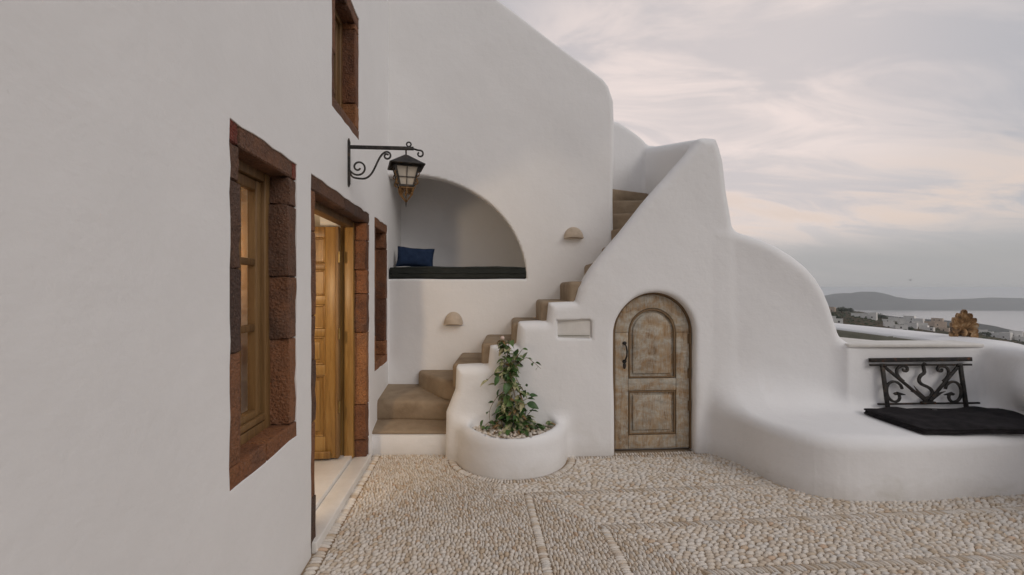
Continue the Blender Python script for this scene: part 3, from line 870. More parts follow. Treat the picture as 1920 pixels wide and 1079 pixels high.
# ------------------------------------------------------------------ arched store door in the stair wall
def build_arched_door():
    ang = math.atan(0.07)
    oy = yf(DOOR_X) + .085
    D = Matrix.Translation((DOOR_X, oy, .008)) @ Matrix.Rotation(ang, 4, 'Z')     # x along wall, y into wall
    dr = empty('arched_door', D @ Vector((0, 0, 0)), parent=STAIR)
    dr['label'] = 'small arched wooden door with worn grey and ochre paint'
    sp = DOOR_SPRING - .008
    def arch(w, z0, n=20, spr=sp):
        return [(-w, z0), (w, z0)] + [(w * math.cos(math.pi * i / n), spr + w * math.sin(math.pi * i / n)) for i in range(n + 1)]
    def ring(wo, wi, y0, y1, name, mat, z0=0.0, bev=.004):
        n = 24; b = MB(D)
        o = [(wo, z0)] + [(wo * math.cos(math.pi * i / n), sp + wo * math.sin(math.pi * i / n)) for i in range(n + 1)] + [(-wo, z0)]
        q = [(wi, z0)] + [(wi * math.cos(math.pi * i / n), sp + wi * math.sin(math.pi * i / n)) for i in range(n + 1)] + [(-wi, z0)]
        vs = [(x, y0, z) for x, z in o] + [(x, y0, z) for x, z in q] + [(x, y1, z) for x, z in o] + [(x, y1, z) for x, z in q]
        m = len(o); fs = []
        for i in range(m - 1):
            fs += [(i, m + i, m + i + 1, i + 1), (2 * m + i, 2 * m + i + 1, 3 * m + i + 1, 3 * m + i), (i, i + 1, 2 * m + i + 1, 2 * m + i), (m + i, 3 * m + i, 3 * m + i + 1, m + i + 1)]
        fs += [(0, 2 * m, 3 * m, m), (m - 1, 2 * m - 1, 4 * m - 1, 3 * m - 1)]
        b.add(vs, fs); return b.build(name, mat, dr, bevel=bev, seg=2)
    ring(.372, .353, -.004, .07, 'frame', 'weathered_dark')
    W = .349; ST = .125
    P = lambda name, poly, y0, y1, mat='weathered', bev=.004: MB(D).prism(poly, lambda p, q, r: (p, r, q), y0, y1).build(name, mat, dr, bevel=bev, seg=2)
    rect = lambda x0, x1, z0, z1: [(x0, z0), (x1, z0), (x1, z1), (x0, z1)]
    P('stile', rect(-W, -W + ST - .002, .012, sp), .004, .05)
    P('stile', rect(W - ST + .002, W, .012, sp), .004, .05)
    P('rail', rect(-W + ST, W - ST, .012, .135), .005, .05)
    P('rail', rect(-W + ST, W - ST, .545, .655), .005, .05)
    # arched head piece
    n = 18; ri = W - ST
    o = [(W * math.cos(math.pi * i / n), sp + .002 + W * math.sin(math.pi * i / n)) for i in range(n + 1)]
    q = [(ri * math.cos(math.pi * i / n), sp + .002 + ri * math.sin(math.pi * i / n)) for i in range(n + 1)]
    b = MB(D); m = n + 1
    vs = [(x, .005, z) for x, z in o] + [(x, .005, z) for x, z in q] + [(x, .05, z) for x, z in o] + [(x, .05, z) for x, z in q]
    fs = []
    for i in range(n): fs += [(i, m + i, m + i + 1, i + 1), (2 * m + i, 2 * m + i + 1, 3 * m + i + 1, 3 * m + i), (i, i + 1, 2 * m + i + 1, 2 * m + i), (m + i, 3 * m + i, 3 * m + i + 1, m + i + 1)]
    fs += [(0, 2 * m, 3 * m, m), (n, m + n, 3 * m + n, 2 * m + n)]
    b.add(vs, fs).build('arched_rail', 'weathered', dr, bevel=.004, seg=2)
    # panels: sunk ground, moulding, raised field
    P('panel', [(-ri - .003, .65), (ri + .003, .65)] + [((ri + .003) * math.cos(math.pi * i / n), sp + (ri + .003) * math.sin(math.pi * i / n)) for i in range(n + 1)], .026, .04, bev=0)
    P('panel', rect(-ri - .003, ri + .003, .13, .55), .026, .04, bev=0)
    def loop(pts, r, y):
        MB(D).sweep([(x, y, z) for x, z in pts], r * 2, r * 1.6, sides=4, closed=True, up=(0, 1, 0)).build('moulding', 'weathered_dark', dr, bevel=.005, seg=2)
    e = .012; ra = ri - e
    loop([(-ra, .655 + e), (ra, .655 + e)] + [(ra * math.cos(math.pi * i / 16), sp + ra * math.sin(math.pi * i / 16)) for i in range(17)], .010, .014)
    loop([(-ra, .135 + e), (ra, .135 + e), (ra, .545 - e), (-ra, .545 - e)], .010, .014)
    e = .042; ra = ri - e
    P('raised_panel', [(-ra, .655 + e), (ra, .655 + e)] + [(ra * math.cos(math.pi * i / 16), sp + ra * math.sin(math.pi * i / 16)) for i in range(17)], .010, .03, bev=.012)
    P('raised_panel', rect(-ra, ra, .135 + e, .545 - e), .010, .03, bev=.012)
    # handle: round rose, bowed grip, keyhole plate
    hx = -.262
    h = MB(D)
    h.ball((hx, .0, 1.0 - .022 + .005), (.021, .008, .016), 14, 8)
    h.sweep([(hx, -.006, .975), (hx + .006, -.03, .955), (hx + .010, -.042, .915), (hx + .008, -.040, .87), (hx + .002, -.022, .835), (hx, -.004, .825)], .0085, sides=8, taper=lambda t: 1 - .35 * abs(t - .5))
    h.build('handle', 'iron_rust', dr, smooth=True)
    kp = MB(D); kp.ball((hx, .002, .815), (.021, .007, .017), 12, 8); kp.ball((hx, .002, .775), (.016, .006, .030), 12, 8); kp.build('keyhole_plate', 'iron_rust', dr, smooth=True)
    for z in (.16 + .24, .70, 1.02):
        b = MB(D); b.sweep([(W + .003, -.012, z - .05), (W + .003, -.012, z + .05)], .008, sides=8); b.box((W - .014, -.004, z - .045), (W + .01, .004, z + .045)); b.build('hinge', 'weathered_dark', dr, smooth=True)
    # step-light pane in the small recess
    b = MB(); x0, x1, z0, z1 = .398, .708, 1.048, 1.208; y = yf(.55) + .042
    b.box((x0, y, z0), (x1, y + .012, z1)); b.build('light_panel', 'limestone', STAIR)
    b = MB(); b.box((x0 + .012, y - .010, z0 + .018), (x1 - .012, y - .001, z0 + .024)); b.build('light_trim', 'grey_cement', STAIR)


build_arched_door()

# stone coping along the bench back
def coping():
    b = MB()
    pts = [(2.92, 3.944), (4.10, 3.948), (4.115, 4.23), (3.37, 4.218), (3.235, 4.53), (2.98, 5.0), (2.92, 5.0)]
    b.prism(pts, lambda p, q, r: (p, q, r), .980, 1.010).build('coping', 'limestone', BENCH, bevel=.008, seg=3)


coping()


# ------------------------------------------------------------------ paving: beach pebbles set in mortar
def pebble_template(seg=9):
    vs = []; fs = []
    for r, z in ((1.0, -0.35), (0.97, 0.18), (0.80, 0.62), (0.42, 0.92)):
        for j in range(seg):
            a = 2 * math.pi * j / seg; vs.append((r * math.cos(a), r * math.sin(a), z))
    vs.append((0, 0, 1.0))
    for i in range(3):
        for j in range(seg):
            fs.append((i * seg + j, i * seg + (j + 1) % seg, (i + 1) * seg + (j + 1) % seg, (i + 1) * seg + j))
    tris = [(a, b, c) for a, b, c, d in fs] + [(a, c, d) for a, b, c, d in fs]
    tris += [(3 * seg + j, 3 * seg + (j + 1) % seg, 4 * seg) for j in range(seg)]
    return np.array(vs), np.array(tris)


def pebble_field():
    e1 = np.array((0.9966, 0.082)); e2 = np.array((-0.082, 0.9966)); C0 = np.array((0.115, 3.31))
    x0, x1, y0, y1, h = -1.42, 4.3, 1.75, 4.32, 0.003
    gx = np.arange(x0, x1, h); gy = np.arange(y0, y1, h)
    X, Y = np.meshgrid(gx, gy, indexing='ij')
    p = (X - C0[0]) * e1[0] + (Y - C0[1]) * e1[1]; q = (X - C0[0]) * e2[0] + (Y - C0[1]) * e2[1]
    wallt = (X + 0.91 + 0.0843 * Y) / WN_                       # distance from house wall
    rp = np.hypot(X - PL[0], Y - PL[1])
    out = []                                                    # cx, cy, a, b, angle, h
    free = (wallt > 0.082) & (rp > PL[2] + 0.018 + 0.075) & (Y < yf(X) + 0.2) & (Y < 4.09)
    wb = yf(X) - Y                                              # distance from stair wall
    free &= ~((wb < 0.065) & (X > 0.42) & (X < 1.97))
    LINES = [(-0.49 * k, 0.42 * k) for k in range(4)]
    for qk, pk in LINES:
        free &= ~((np.abs(q - qk) < 0.030) & (p > pk - 0.03))
        free &= ~((np.abs(p - pk) < 0.029) & (q < qk + 0.02))
    right = (p >= 0) & (p > -0.857 * q)
    vert = (p >= 0) & ~right
    upper = (q > 0) & (p > -0.25)
    right = right | upper; vert = vert & ~upper
    left = ~(right | vert)
    sw = 0.5 * np.sin(1.9 * X + 1.0) * np.cos(2.3 * Y)          # swirl in the free-laid part
    sw2 = 0.09 * np.sin(3.1 * X + 2.0 * Y)
    for mask, bu, bv, jit, warp in ((left, 0.023, 0.034, 0.58, 1), (right, 0.041, 0.028, 0.52, 0), (vert, 0.024, 0.040, 0.52, 0)):
        mk = mask & free
        P = p[mk]; Qq = q[mk]
        if warp: P2 = P + 0.16 * np.sin(2.3 * Qq + 1.2 * P) ; Q2 = Qq + 0.16 * np.sin(2.1 * P + 0.9)
        else: P2 = P + sw2[mk] * 0.4; Q2 = Qq + sw2[mk] * 0.5
        iu = np.floor(P2 / bu).astype(int); iv = np.floor(Q2 / bv).astype(int)
        umin, vmin = iu.min() - 2, iv.min() - 2; nu, nv = iu.max() - umin + 3, iv.max() - vmin + 3
        U = np.arange(nu)[:, None] + umin; Vv = np.arange(nv)[None, :] + vmin
        if warp: su = (U + 0.5 + 0 * Vv) * bu + rng.uniform(-jit, jit, (nu, nv)) * bu; sv = (Vv + 0.5 + 0 * U) * bv + rng.uniform(-jit, jit, (nu, nv)) * bv
        elif bu > bv: su = (U + 0.5 + 0.5 * (Vv % 2)) * bu + rng.uniform(-jit, jit, (nu, nv)) * bu; sv = (Vv + 0.5 + 0 * U) * bv + rng.uniform(-jit, jit, (nu, nv)) * bv * .8
        else: su = (U + 0.5 + 0 * Vv) * bu + rng.uniform(-jit, jit, (nu, nv)) * bu * .8; sv = (Vv + 0.5 + 0.5 * (U % 2)) * bv + rng.uniform(-jit, jit, (nu, nv)) * bv
        wgt = rng.uniform(-.10, .10, (nu, nv))
        for it in range(2):
            best = np.full(P.shape, 1e9); lab = np.zeros(P.shape, np.int64)
            for du in (-1, 0, 1):
                for dv in (-1, 0, 1):
                    ju = np.clip(iu - umin + du, 0, nu - 1); jv = np.clip(iv - vmin + dv, 0, nv - 1)
                    dd = ((P2 - su[ju, jv]) / bu) ** 2 + ((Q2 - sv[ju, jv]) / bv) ** 2 + wgt[ju, jv]
                    b = dd < best; best[b] = dd[b]; lab[b] = (ju * nv + jv)[b]
            if it == 0:
                ct = np.bincount(lab, minlength=nu * nv).reshape(nu, nv)
                mu = np.bincount(lab, P2, nu * nv).reshape(nu, nv) / np.maximum(ct, 1); mv = np.bincount(lab, Q2, nu * nv).reshape(nu, nv) / np.maximum(ct, 1)
                su = np.where(ct > 0, .5 * su + .5 * mu, su); sv = np.where(ct > 0, .5 * sv + .5 * mv, sv)
        ul, inv, ct = np.unique(lab, return_inverse=True, return_counts=True)
        xs, ys = X[mk], Y[mk]
        cx = np.bincount(inv, xs) / ct; cy = np.bincount(inv, ys) / ct
        dx = xs - cx[inv]; dy = ys - cy[inv]
        sxx = np.bincount(inv, dx * dx) / ct; syy = np.bincount(inv, dy * dy) / ct; sxy = np.bincount(inv, dx * dy) / ct
        tr = (sxx + syy) / 2; df = np.sqrt(((sxx - syy) / 2) ** 2 + sxy ** 2)
        A = 2 * np.sqrt(np.maximum(tr + df, 1e-8)); B = 2 * np.sqrt(np.maximum(tr - df, 1e-8))
        th = 0.5 * np.arctan2(2 * sxy, sxx - syy)
        ok = (B > 0.0045) & (ct * h * h > 0.00014)
        for k in np.nonzero(ok)[0]: out.append((cx[k], cy[k], A[k] * 0.95, B[k] * 0.915, th[k]))
    a1 = math.atan2(e1[1], e1[0])
    for qk, pk in LINES:                                        # slanted rows and ladder rows
        pp = pk
        while pp < 4.6:
            wdt = rng.uniform(.0085, .0115); c = C0 + e1 * pp + e2 * (qk + rng.uniform(-.003, .003))
            if x0 < c[0] < x1 and c[1] < 3.9: out.append((c[0], c[1], .034 + rng.uniform(-.003, .003), wdt, a1 + R(118) + rng.uniform(-.1, .1)))
            pp += wdt * 2 * 1.22 + .001
        qq = qk - .03
        while qq > -1.7:
            wdt = rng.uniform(.009, .0125); c = C0 + e1 * (pk + rng.uniform(-.003, .003)) + e2 * qq
            if c[1] > y0: out.append((c[0], c[1], .030 + rng.uniform(-.003, .003), wdt, a1 + rng.uniform(-.12, .12)))
            qq -= wdt * 2 + .001
    y = y0                                                      # border against the house wall
    while y < 4.08:
        wdt = rng.uniform(.0115, .017)
        c = Vector((-0.91, 0, 0)) + WU * (y * WN_) - WI * (.043 + rng.uniform(-.003, .003))
        out.append((c.x, c.y, .037 + rng.uniform(-.004, .002), wdt, math.atan2(-WI.y, -WI.x) + rng.uniform(-.1, .1)))
        y += wdt * 2 + .001
    t = R(178)
    while t < R(362):                                           # ring round the planter
        wdt = rng.uniform(.010, .0135); r = PL[2] + .018 + .037
        out.append((PL[0] + r * math.cos(t), PL[1] + r * math.sin(t), .034 + rng.uniform(-.003, .002), wdt, t + rng.uniform(-.1, .1)))
        t += (wdt * 2 + .001) / r
    x = .44
    while x < 1.97:                                             # row along the stair wall and door
        wdt = rng.uniform(.010, .0135); out.append((x, yf(x) - .034, .030, wdt, R(90) + rng.uniform(-.12, .12))); x += wdt * 2 + .001
    x = .94
    while x < 1.65:
        wdt = rng.uniform(.010, .0135); out.append((x, yf(x) + .034, .030, wdt, R(90) + rng.uniform(-.12, .12))); x += wdt * 2 + .001
    return np.array(out)


def build_paving():
    base = MB().box((-1.5, -3.2, -.5), (4.6, 4.9, -.009)).build('courtyard', 'mortar'); tag(base, 'courtyard floor of pale beach pebbles set in sandy mortar', 'courtyard', kind='structure')
    P = pebble_field()
    cx, cy, a, b, th = P.T
    hz = np.clip(b * 0.60, .005, .012) + rng.uniform(-.0015, .0015, len(P))
    px = 960 + cx / cy * 853.3; py = 540 + 1.5 / cy * 853.3
    size = a * b / cy ** 3 * ((px > 15) & (px < 1905) & (py < 1068))
    # skip what the masonry stands on
    hid = (poly_sdf(cx, cy, BENCH_PLAN) < -.03) | ((cx - PL[0]) ** 2 + (cy - PL[1]) ** 2 < (PL[2] - .01) ** 2)
    keep = ~hid
    order = np.argsort(-size * keep)
    single = np.zeros(len(P), bool); single[order[:300]] = True
    T, F = pebble_template()
    nT = len(T)
    # individually laid pebbles: five shared meshes, scaled per stone
    metas = []
    for k in range(5):
        v = T.copy(); ang = np.arctan2(v[:, 1], v[:, 0]); r = 1 + .07 * np.sin(2 * ang + k) + .06 * np.sin(3 * ang + 2 * k)
        v[:, 0] *= r; v[:, 1] *= r
        me = bpy.data.meshes.new('pebble'); me.from_pydata([tuple(q) for q in v], [], [tuple(int(i) for i in f) for f in F])
        me.polygons.foreach_set('use_smooth', [True] * len(F)); me.materials.append(M['pebble']); metas.append(me)
    for i in np.nonzero(single & keep)[0]:
        o = bpy.data.objects.new('pebble', metas[random.randrange(5)]); C.objects.link(o); o.parent = base
        o.location = (cx[i], cy[i], -.009); o.rotation_euler = (random.gauss(0, .05), random.gauss(0, .05), th[i]); o.scale = (a[i], b[i], hz[i] + .006)
    r = np.nonzero(~single & keep)[0]; n = len(r)
    ang = np.arctan2(T[:, 1], T[:, 0])[None]
    k1 = rng.uniform(0, 6.28, (n, 1)); k2 = rng.uniform(0, 6.28, (n, 1))
    rad = 1 + .07 * np.sin(2 * ang + k1) + .06 * np.sin(3 * ang + k2)
    vx = T[None, :, 0] * rad * a[r, None]; vy = T[None, :, 1] * rad * b[r, None]; vz = T[None, :, 2] * (hz[r, None] + .006)
    vz = vz + vx * rng.normal(0, .05, (n, 1)) + vy * rng.normal(0, .05, (n, 1))
    c, s = np.cos(th[r, None]), np.sin(th[r, None])
    V = np.stack([cx[r, None] + vx * c - vy * s, cy[r, None] + vx * s + vy * c, vz - .009], -1).reshape(-1, 3)
    FF = (F[None] + (np.arange(n) * nT)[:, None, None]).reshape(-1, 3)
    o = np_mesh('pebble_bed', V, FF, 'pebble_mass', base); o['kind'] = 'stuff'
    at = o.data.attributes.new('tone', 'FLOAT', 'POINT'); at.data.foreach_set('value', np.repeat(rng.uniform(0, 1, n), nT).astype(np.float32))


build_paving()


# ------------------------------------------------------------------ lantern on its bracket
def spiral(c, r0, r1, a0, a1, n=28):
    return [(c[0] + (r0 + (r1 - r0) * i / n) * math.cos(a0 + (a1 - a0) * i / n), c[1] + (r0 + (r1 - r0) * i / n) * math.sin(a0 + (a1 - a0) * i / n)) for i in range(n + 1)]


def bez(p, n=14):
    out = []
    for i in range(n + 1):
        t = i / n; u = 1 - t
        out.append(tuple(u ** 3 * p[0][k] + 3 * u * u * t * p[1][k] + 3 * u * t * t * p[2][k] + t ** 3 * p[3][k] for k in range(2)))
    return out


def build_lantern():
    yb = 3.289
    base = WALL @ Vector((S(yb), 0, 2.23))
    # frame: x out from wall, y along wall, z up
    O = -WI
    F = Matrix(((O.x, WU.x, 0, base.x), (O.y, WU.y, 0, base.y), (0, 0, 1, 0), (0, 0, 0, 1)))
    lt = empty('wall_lantern', base, 'black wrought-iron lantern hanging from a scrolled wall bracket', 'lantern')
    b = MB(F); b.sweep([(.008, 0, 2.225), (.008, 0, 2.25), (.008, 0, 2.55), (.008, 0, 2.58)], .022, .012, up=(0, 1, 0), taper=lambda t: (.35, 1, 1, .3)[int(round(t * 3))]); b.build('wall_plate', 'iron', lt, bevel=.002)
    b = MB(F); b.box((.012, -.008, 2.503), (.47, .008, 2.529)); b.build('arm', 'iron', lt, bevel=.003)
    b = MB(F); b.sweep([(.46, 0, 2.516), (.50, 0, 2.505)] + [(x, 0, z) for x, z in spiral((.515, 2.478), .026, .012, R(75), R(-240), 16)], .012, .006, up=(0, 1, 0)); b.build('arm_curl', 'iron', lt, bevel=.0015)
    b = MB(F); b.sweep([(.435 + .016 * math.cos(R(a)), 0, 2.546 + .016 * math.sin(R(a))) for a in range(0, 360, 24)], .0055, sides=8, closed=True); b.build('ring', 'iron', lt, smooth=True)
    # big scroll: spiral at the wall, S up to a small curl under the arm
    sp1 = spiral((.075, 2.37), .012, .062, R(200) + R(500), R(200), 36)
    s_curve = bez([sp1[-1], (.02, 2.30), (.03, 2.29), (.105, 2.288)], 10)[1:] + bez([(.105, 2.288), (.20, 2.29), (.20, 2.47), (.275, 2.488)], 18)[1:]
    sp2 = spiral((.278, 2.458), .030, .010, R(95), R(95) - R(430), 24)
    b = MB(F); b.sweep([(x, 0, z) for x, z in sp1 + s_curve + sp2[1:]], .013, .006, up=(0, 1, 0)); b.build('scroll', 'iron', lt, bevel=.0015)
    # lantern body
    cx = .415; L = F @ Matrix.Translation((cx, 0, -.026)) @ Matrix.Rotation(R(14), 4, 'Z')
    b = MB(L); b.sweep([(0, 0, 2.535), (0, 0, 2.475)], .006, sides=8); b.build('hanger', 'iron', lt, smooth=True)
    def sq(h, z): return [(-h, -h, z), (h, -h, z), (h, h, z), (-h, h, z)]
    b = MB(L); vs = sq(.012, 2.492) + sq(.125, 2.408) + sq(.118, 2.402) + sq(.010, 2.480)
    fs = []
    for i in range(4):
        j = (i + 1) % 4; fs += [(i, 4 + i, 4 + j, j), (4 + i, 8 + i, 8 + j, 4 + j), (8 + i, 12 + i, 12 + j, 8 + j)]
    fs += [(0, 1, 2, 3), (15, 14, 13, 12)]
    b.add(vs, fs).build('roof', 'iron', lt)
    zt, zb, ht, hb = 2.400, 2.262, .082, .048
    for sx, sy in ((-1, -1), (1, -1), (1, 1), (-1, 1)):
        b = MB(L); b.sweep([(sx * ht, sy * ht, zt), (sx * hb, sy * hb, zb)], .014, .014, up=(0, 1, 0)); b.build('corner_post', 'iron', lt)
    for hh, z in ((ht, zt), (hb, zb)):
        b = MB(L)
        for i in range(4):
            q = sq(hh, z); b.sweep([q[i], q[(i + 1) % 4]], .013, .013, up=(0, 0, 1))
        b.build('band', 'iron', lt)
    b = MB(L); b.box((-hb, -hb, zb - .02), (hb, hb, zb - .006)); b.build('floor_plate', 'bronze', lt, bevel=.003)
    for k in range(4):
        Rz = Matrix.Rotation(R(90 * k), 4, 'Z'); b = MB(L @ Rz)
        o = .004
        b.add([(-ht, -ht + o, zt), (ht, -ht + o, zt), (hb, -hb + o, zb), (-hb, -hb + o, zb), (-ht, -ht + o + .004, zt), (ht, -ht + o + .004, zt), (hb, -hb + o + .004, zb), (-hb, -hb + o + .004, zb)],
              [(0, 1, 2, 3), (7, 6, 5, 4), (0, 4, 5, 1), (1, 5, 6, 2), (2, 6, 7, 3), (3, 7, 4, 0)])
        pn = b.build('pane', 'milk_glass', lt)
        b = MB(L @ Rz); b.sweep([(0, -ht - .001, zt), (0, -hb - .001, zb)], .005, .005); zm = (zt + zb) / 2 - .01; hm = hb + (ht - hb) * (zm - zb) / (zt - zb); b.sweep([(-hm, -hm - .001, zm), (hm, -hm - .001, zm)], .005, .005); b.build('glazing_bar', 'iron', pn)
        # scroll ornament beside each corner
        for m_ in (1, -1):
            pts = spiral((.105, 2.345), .026, .008, R(120), R(120) + R(380), 18)
            b = MB(L @ Rz @ Matrix.Rotation(R(45), 4, 'Z'))
            b.sweep([(x, 0, z) for x, z in [(.118, 2.40)] + pts], .008, .004); 
            q = spiral((.088, 2.285), .022, .006, R(70), R(70) - R(400), 18)
            b.sweep([(x, 0, z) for x, z in [(.095, 2.33)] + q], .008, .004)
            if m_ == 1: b.build('side_scroll', 'bronze', lt)
        # basket below: bowed strap and two curls running to the bottom point
        b = MB(L @ Rz @ Matrix.Rotation(R(45), 4, 'Z'))
        b.sweep([(x, 0, z) for x, z in bez([(.068, 2.255), (.075, 2.21), (.03, 2.185), (.002, 2.150)], 14)], .008, .004)
        for c_, a_ in (((.036, 2.222), 0), ((.052, 2.235), 90)):
            b.sweep([(x, 0, z) for x, z in spiral(c_, .017, .005, R(a_), R(a_ + 420), 16)], .007, .0035)
        b.build('basket_strap', 'bronze', lt)
        b = MB(L @ Rz); b.sweep([(x, 0, z) for x, z in bez([(.048, 2.25), (.060, 2.20), (.022, 2.19), (.001, 2.146)], 12)], .007, .004); b.ball((.036, 0, 2.215), (.010, .008, .016), 8, 6); b.build('basket_strap', 'bronze', lt)
    b = MB(L); b.sweep([(0, 0, 2.16), (0, 0, 2.13), (0, 0, 2.112)], .007, sides=8, taper=lambda t: 1 - .8 * t); b.build('finial', 'iron', lt, smooth=True)


build_lantern()


# ------------------------------------------------------------------ half-round wall lights
def wall_light(x, z, w, h, label):
    o = empty('wall_light', (x, 4.85, z), label, 'wall light', 'half-round ceramic lights on the gable wall')
    b = MB(); n = 16; m = 8; vs = []; fs = []
    for i in range(m + 1):
        ph = math.pi / 2 * i / m                    # 0 front rim .. top against wall
        for j in range(n + 1):
            th = math.pi * j / n
            r = math.cos(ph * .0)
            # quarter ellipsoid: flat below, back on the wall
            vs.append((x + w / 2 * math.cos(th), 4.846 - .085 * math.sin(th) * math.cos(ph) if False else 4.846 - .085 * math.sin(ph) * math.sin(th) ** .6, z + h * math.sin(th) * math.cos(ph)))
    for i in range(m):
        for j in range(n): fs.append((i * (n + 1) + j, i * (n + 1) + j + 1, (i + 1) * (n + 1) + j + 1, (i + 1) * (n + 1) + j))
    b.add(vs, fs); sh = b.build('shade', 'lamp_stone', o, smooth=True)
    b = MB(); b.box((x - w / 2 + .002, 4.775, z - .010), (x + w / 2 - .002, 4.852, z)); b.build('base', 'lamp_stone', o, bevel=.004)


wall_light(-.622, 1.115, .20, .128, 'low half-round beige wall light below the sitting niche')
wall_light(.654, 2.03, .205, .115, 'high half-round beige wall light right of the niche arch')


# ------------------------------------------------------------------ niche mattress and pillow
def soft_box(lo, hi, mat, name, parent=None, puff=.02, n=(16, 8, 4), wr=.006, seed=0, r=.035, tuft=None, loc=None):
    bm = bmesh.new(); rs = random.Random(seed)
    bmesh.ops.create_cube(bm, size=2.0)
    bmesh.ops.subdivide_edges(bm, edges=list(bm.edges), cuts=n[0], use_grid_fill=True)
    c = Vector([(lo[i] + hi[i]) / 2 for i in range(3)]); d = Vector([(hi[i] - lo[i]) / 2 for i in range(3)])
    ph = [rs.uniform(0, 6.28) for _ in range(6)]
    for v in bm.verts:
        u = v.co.copy()
        q = Vector((u.x * d.x, u.y * d.y, u.z * d.z))
        inn = Vector([max(-(d[i] - r), min(d[i] - r, q[i])) for i in range(3)])
        e = q - inn
        if e.length > 1e-6: q = inn + e.normalized() * min(e.length, r)
        pf = (1 - u.x ** 4) * (1 - u.y ** 4)
        q.z += math.copysign(puff * pf, u.z) if u.z > 0.3 else 0
        w = wr * (math.sin(9 * q.x + ph[0] + 4 * q.y) * math.sin(13 * q.y + ph[1]) + .6 * math.sin(23 * q.x + 7 * q.y + ph[2]) * math.sin(5 * q.x + ph[3]))
        if u.z > -.3: q.z += w
        q.y += .5 * w if abs(u.y) > .9 else 0
        if tuft:
            for tx, ty in tuft:
                dd = (q.x - tx) ** 2 + (q.y - ty) ** 2
                if u.z > .2: q.z -= .024 * math.exp(-dd / .0022)
        v.co = c + q
    me = bpy.data.meshes.new(name)
    off = Vector(loc) if loc else Vector((c.x, c.y, lo[2]))
    bm.transform(Matrix.Translation(-off)); bmesh.ops.recalc_face_normals(bm, faces=bm.faces); bm.to_mesh(me); bm.free()
    me.polygons.foreach_set('use_smooth', [True] * len(me.polygons)); me.materials.append(M[mat])
    o = bpy.data.objects.new(name, me); C.objects.link(o); o.location = off
    return o


def build_niche():
    mt = soft_box((-1.315, 4.858, 1.594), (.16, 5.66, 1.722), 'charcoal', 'niche_mattress', n=(26, 8, 4), wr=.004, puff=.008, r=.025, seed=2)
    tag(mt, 'long charcoal mattress lying in the arched wall niche', 'mattress')
    for z, y in ((1.655, 4.853), (1.708, 4.858)):
        b = MB(); b.sweep([(-1.30 + 1.445 * i / 30, y + .003 * math.sin(i * 1.3), z + .0035 * math.sin(i * .9) + .002 * math.sin(i * 2.3)) for i in range(31)], .005, sides=6)
        b.build('piping', 'charcoal', mt, smooth=True)
    # pillow
    bm = bmesh.new(); n = 18; V = {}
    for sgn in (1, -1):
        for i in range(n + 1):
            for j in range(n + 1):
                u = -1 + 2 * i / n; v = -1 + 2 * j / n
                if sgn < 0 and (i in (0, n) or j in (0, n)): V[(sgn, i, j)] = V[(1, i, j)]; continue
                f = (max(0, 1 - abs(u) ** 3.0) * max(0, 1 - abs(v) ** 3.0)) ** .55
                sx = u * (.205 - .012 * (1 - v * v)); sz = v * (.118 - .014 * (1 - u * u))
                sz += .012 * math.sin(u * 3 + 1) * (1 - abs(v))
                V[(sgn, i, j)] = bm.verts.new((sx, sgn * .055 * f + .004 * math.sin(9 * u + 4 * v), sz))
    for sgn in (1, -1):
        for i in range(n):
            for j in range(n):
                q = [V[(sgn, i, j)], V[(sgn, i + 1, j)], V[(sgn, i + 1, j + 1)], V[(sgn, i, j + 1)]]
                bm.faces.new(q if sgn < 0 else q[::-1])
    bmesh.ops.recalc_face_normals(bm, faces=bm.faces)
    me = bpy.data.meshes.new('pillow'); bm.to_mesh(me); bm.free()
    me.polygons.foreach_set('use_smooth', [True] * len(me.polygons)); me.materials.append(M['navy'])
    o = bpy.data.objects.new('pillow', me); C.objects.link(o)
    o.location = (-1.095, 5.16, 1.84); o.rotation_euler = (R(-14), R(4), R(8))
    tag(o, 'navy blue pillow propped on the mattress in the niche', 'pillow')
    pts = []
    for u, v in [(-1 + i / 6, -1) for i in range(12)] + [(1, -1 + i / 4) for i in range(8)] + [(1 - i / 6, 1) for i in range(12)] + [(-1, 1 - i / 4) for i in range(8)]:
        pts.append((u * (.205 - .012 * (1 - v * v)), .004 * math.sin(9 * u + 4 * v), v * (.118 - .014 * (1 - u * u)) + .012 * math.sin(u * 3 + 1) * (1 - abs(v))))
    b = MB(); b.sweep(pts, .0045, sides=6, closed=True); s = b.build('seam', 'navy', None, smooth=True); s.parent = o


build_niche()


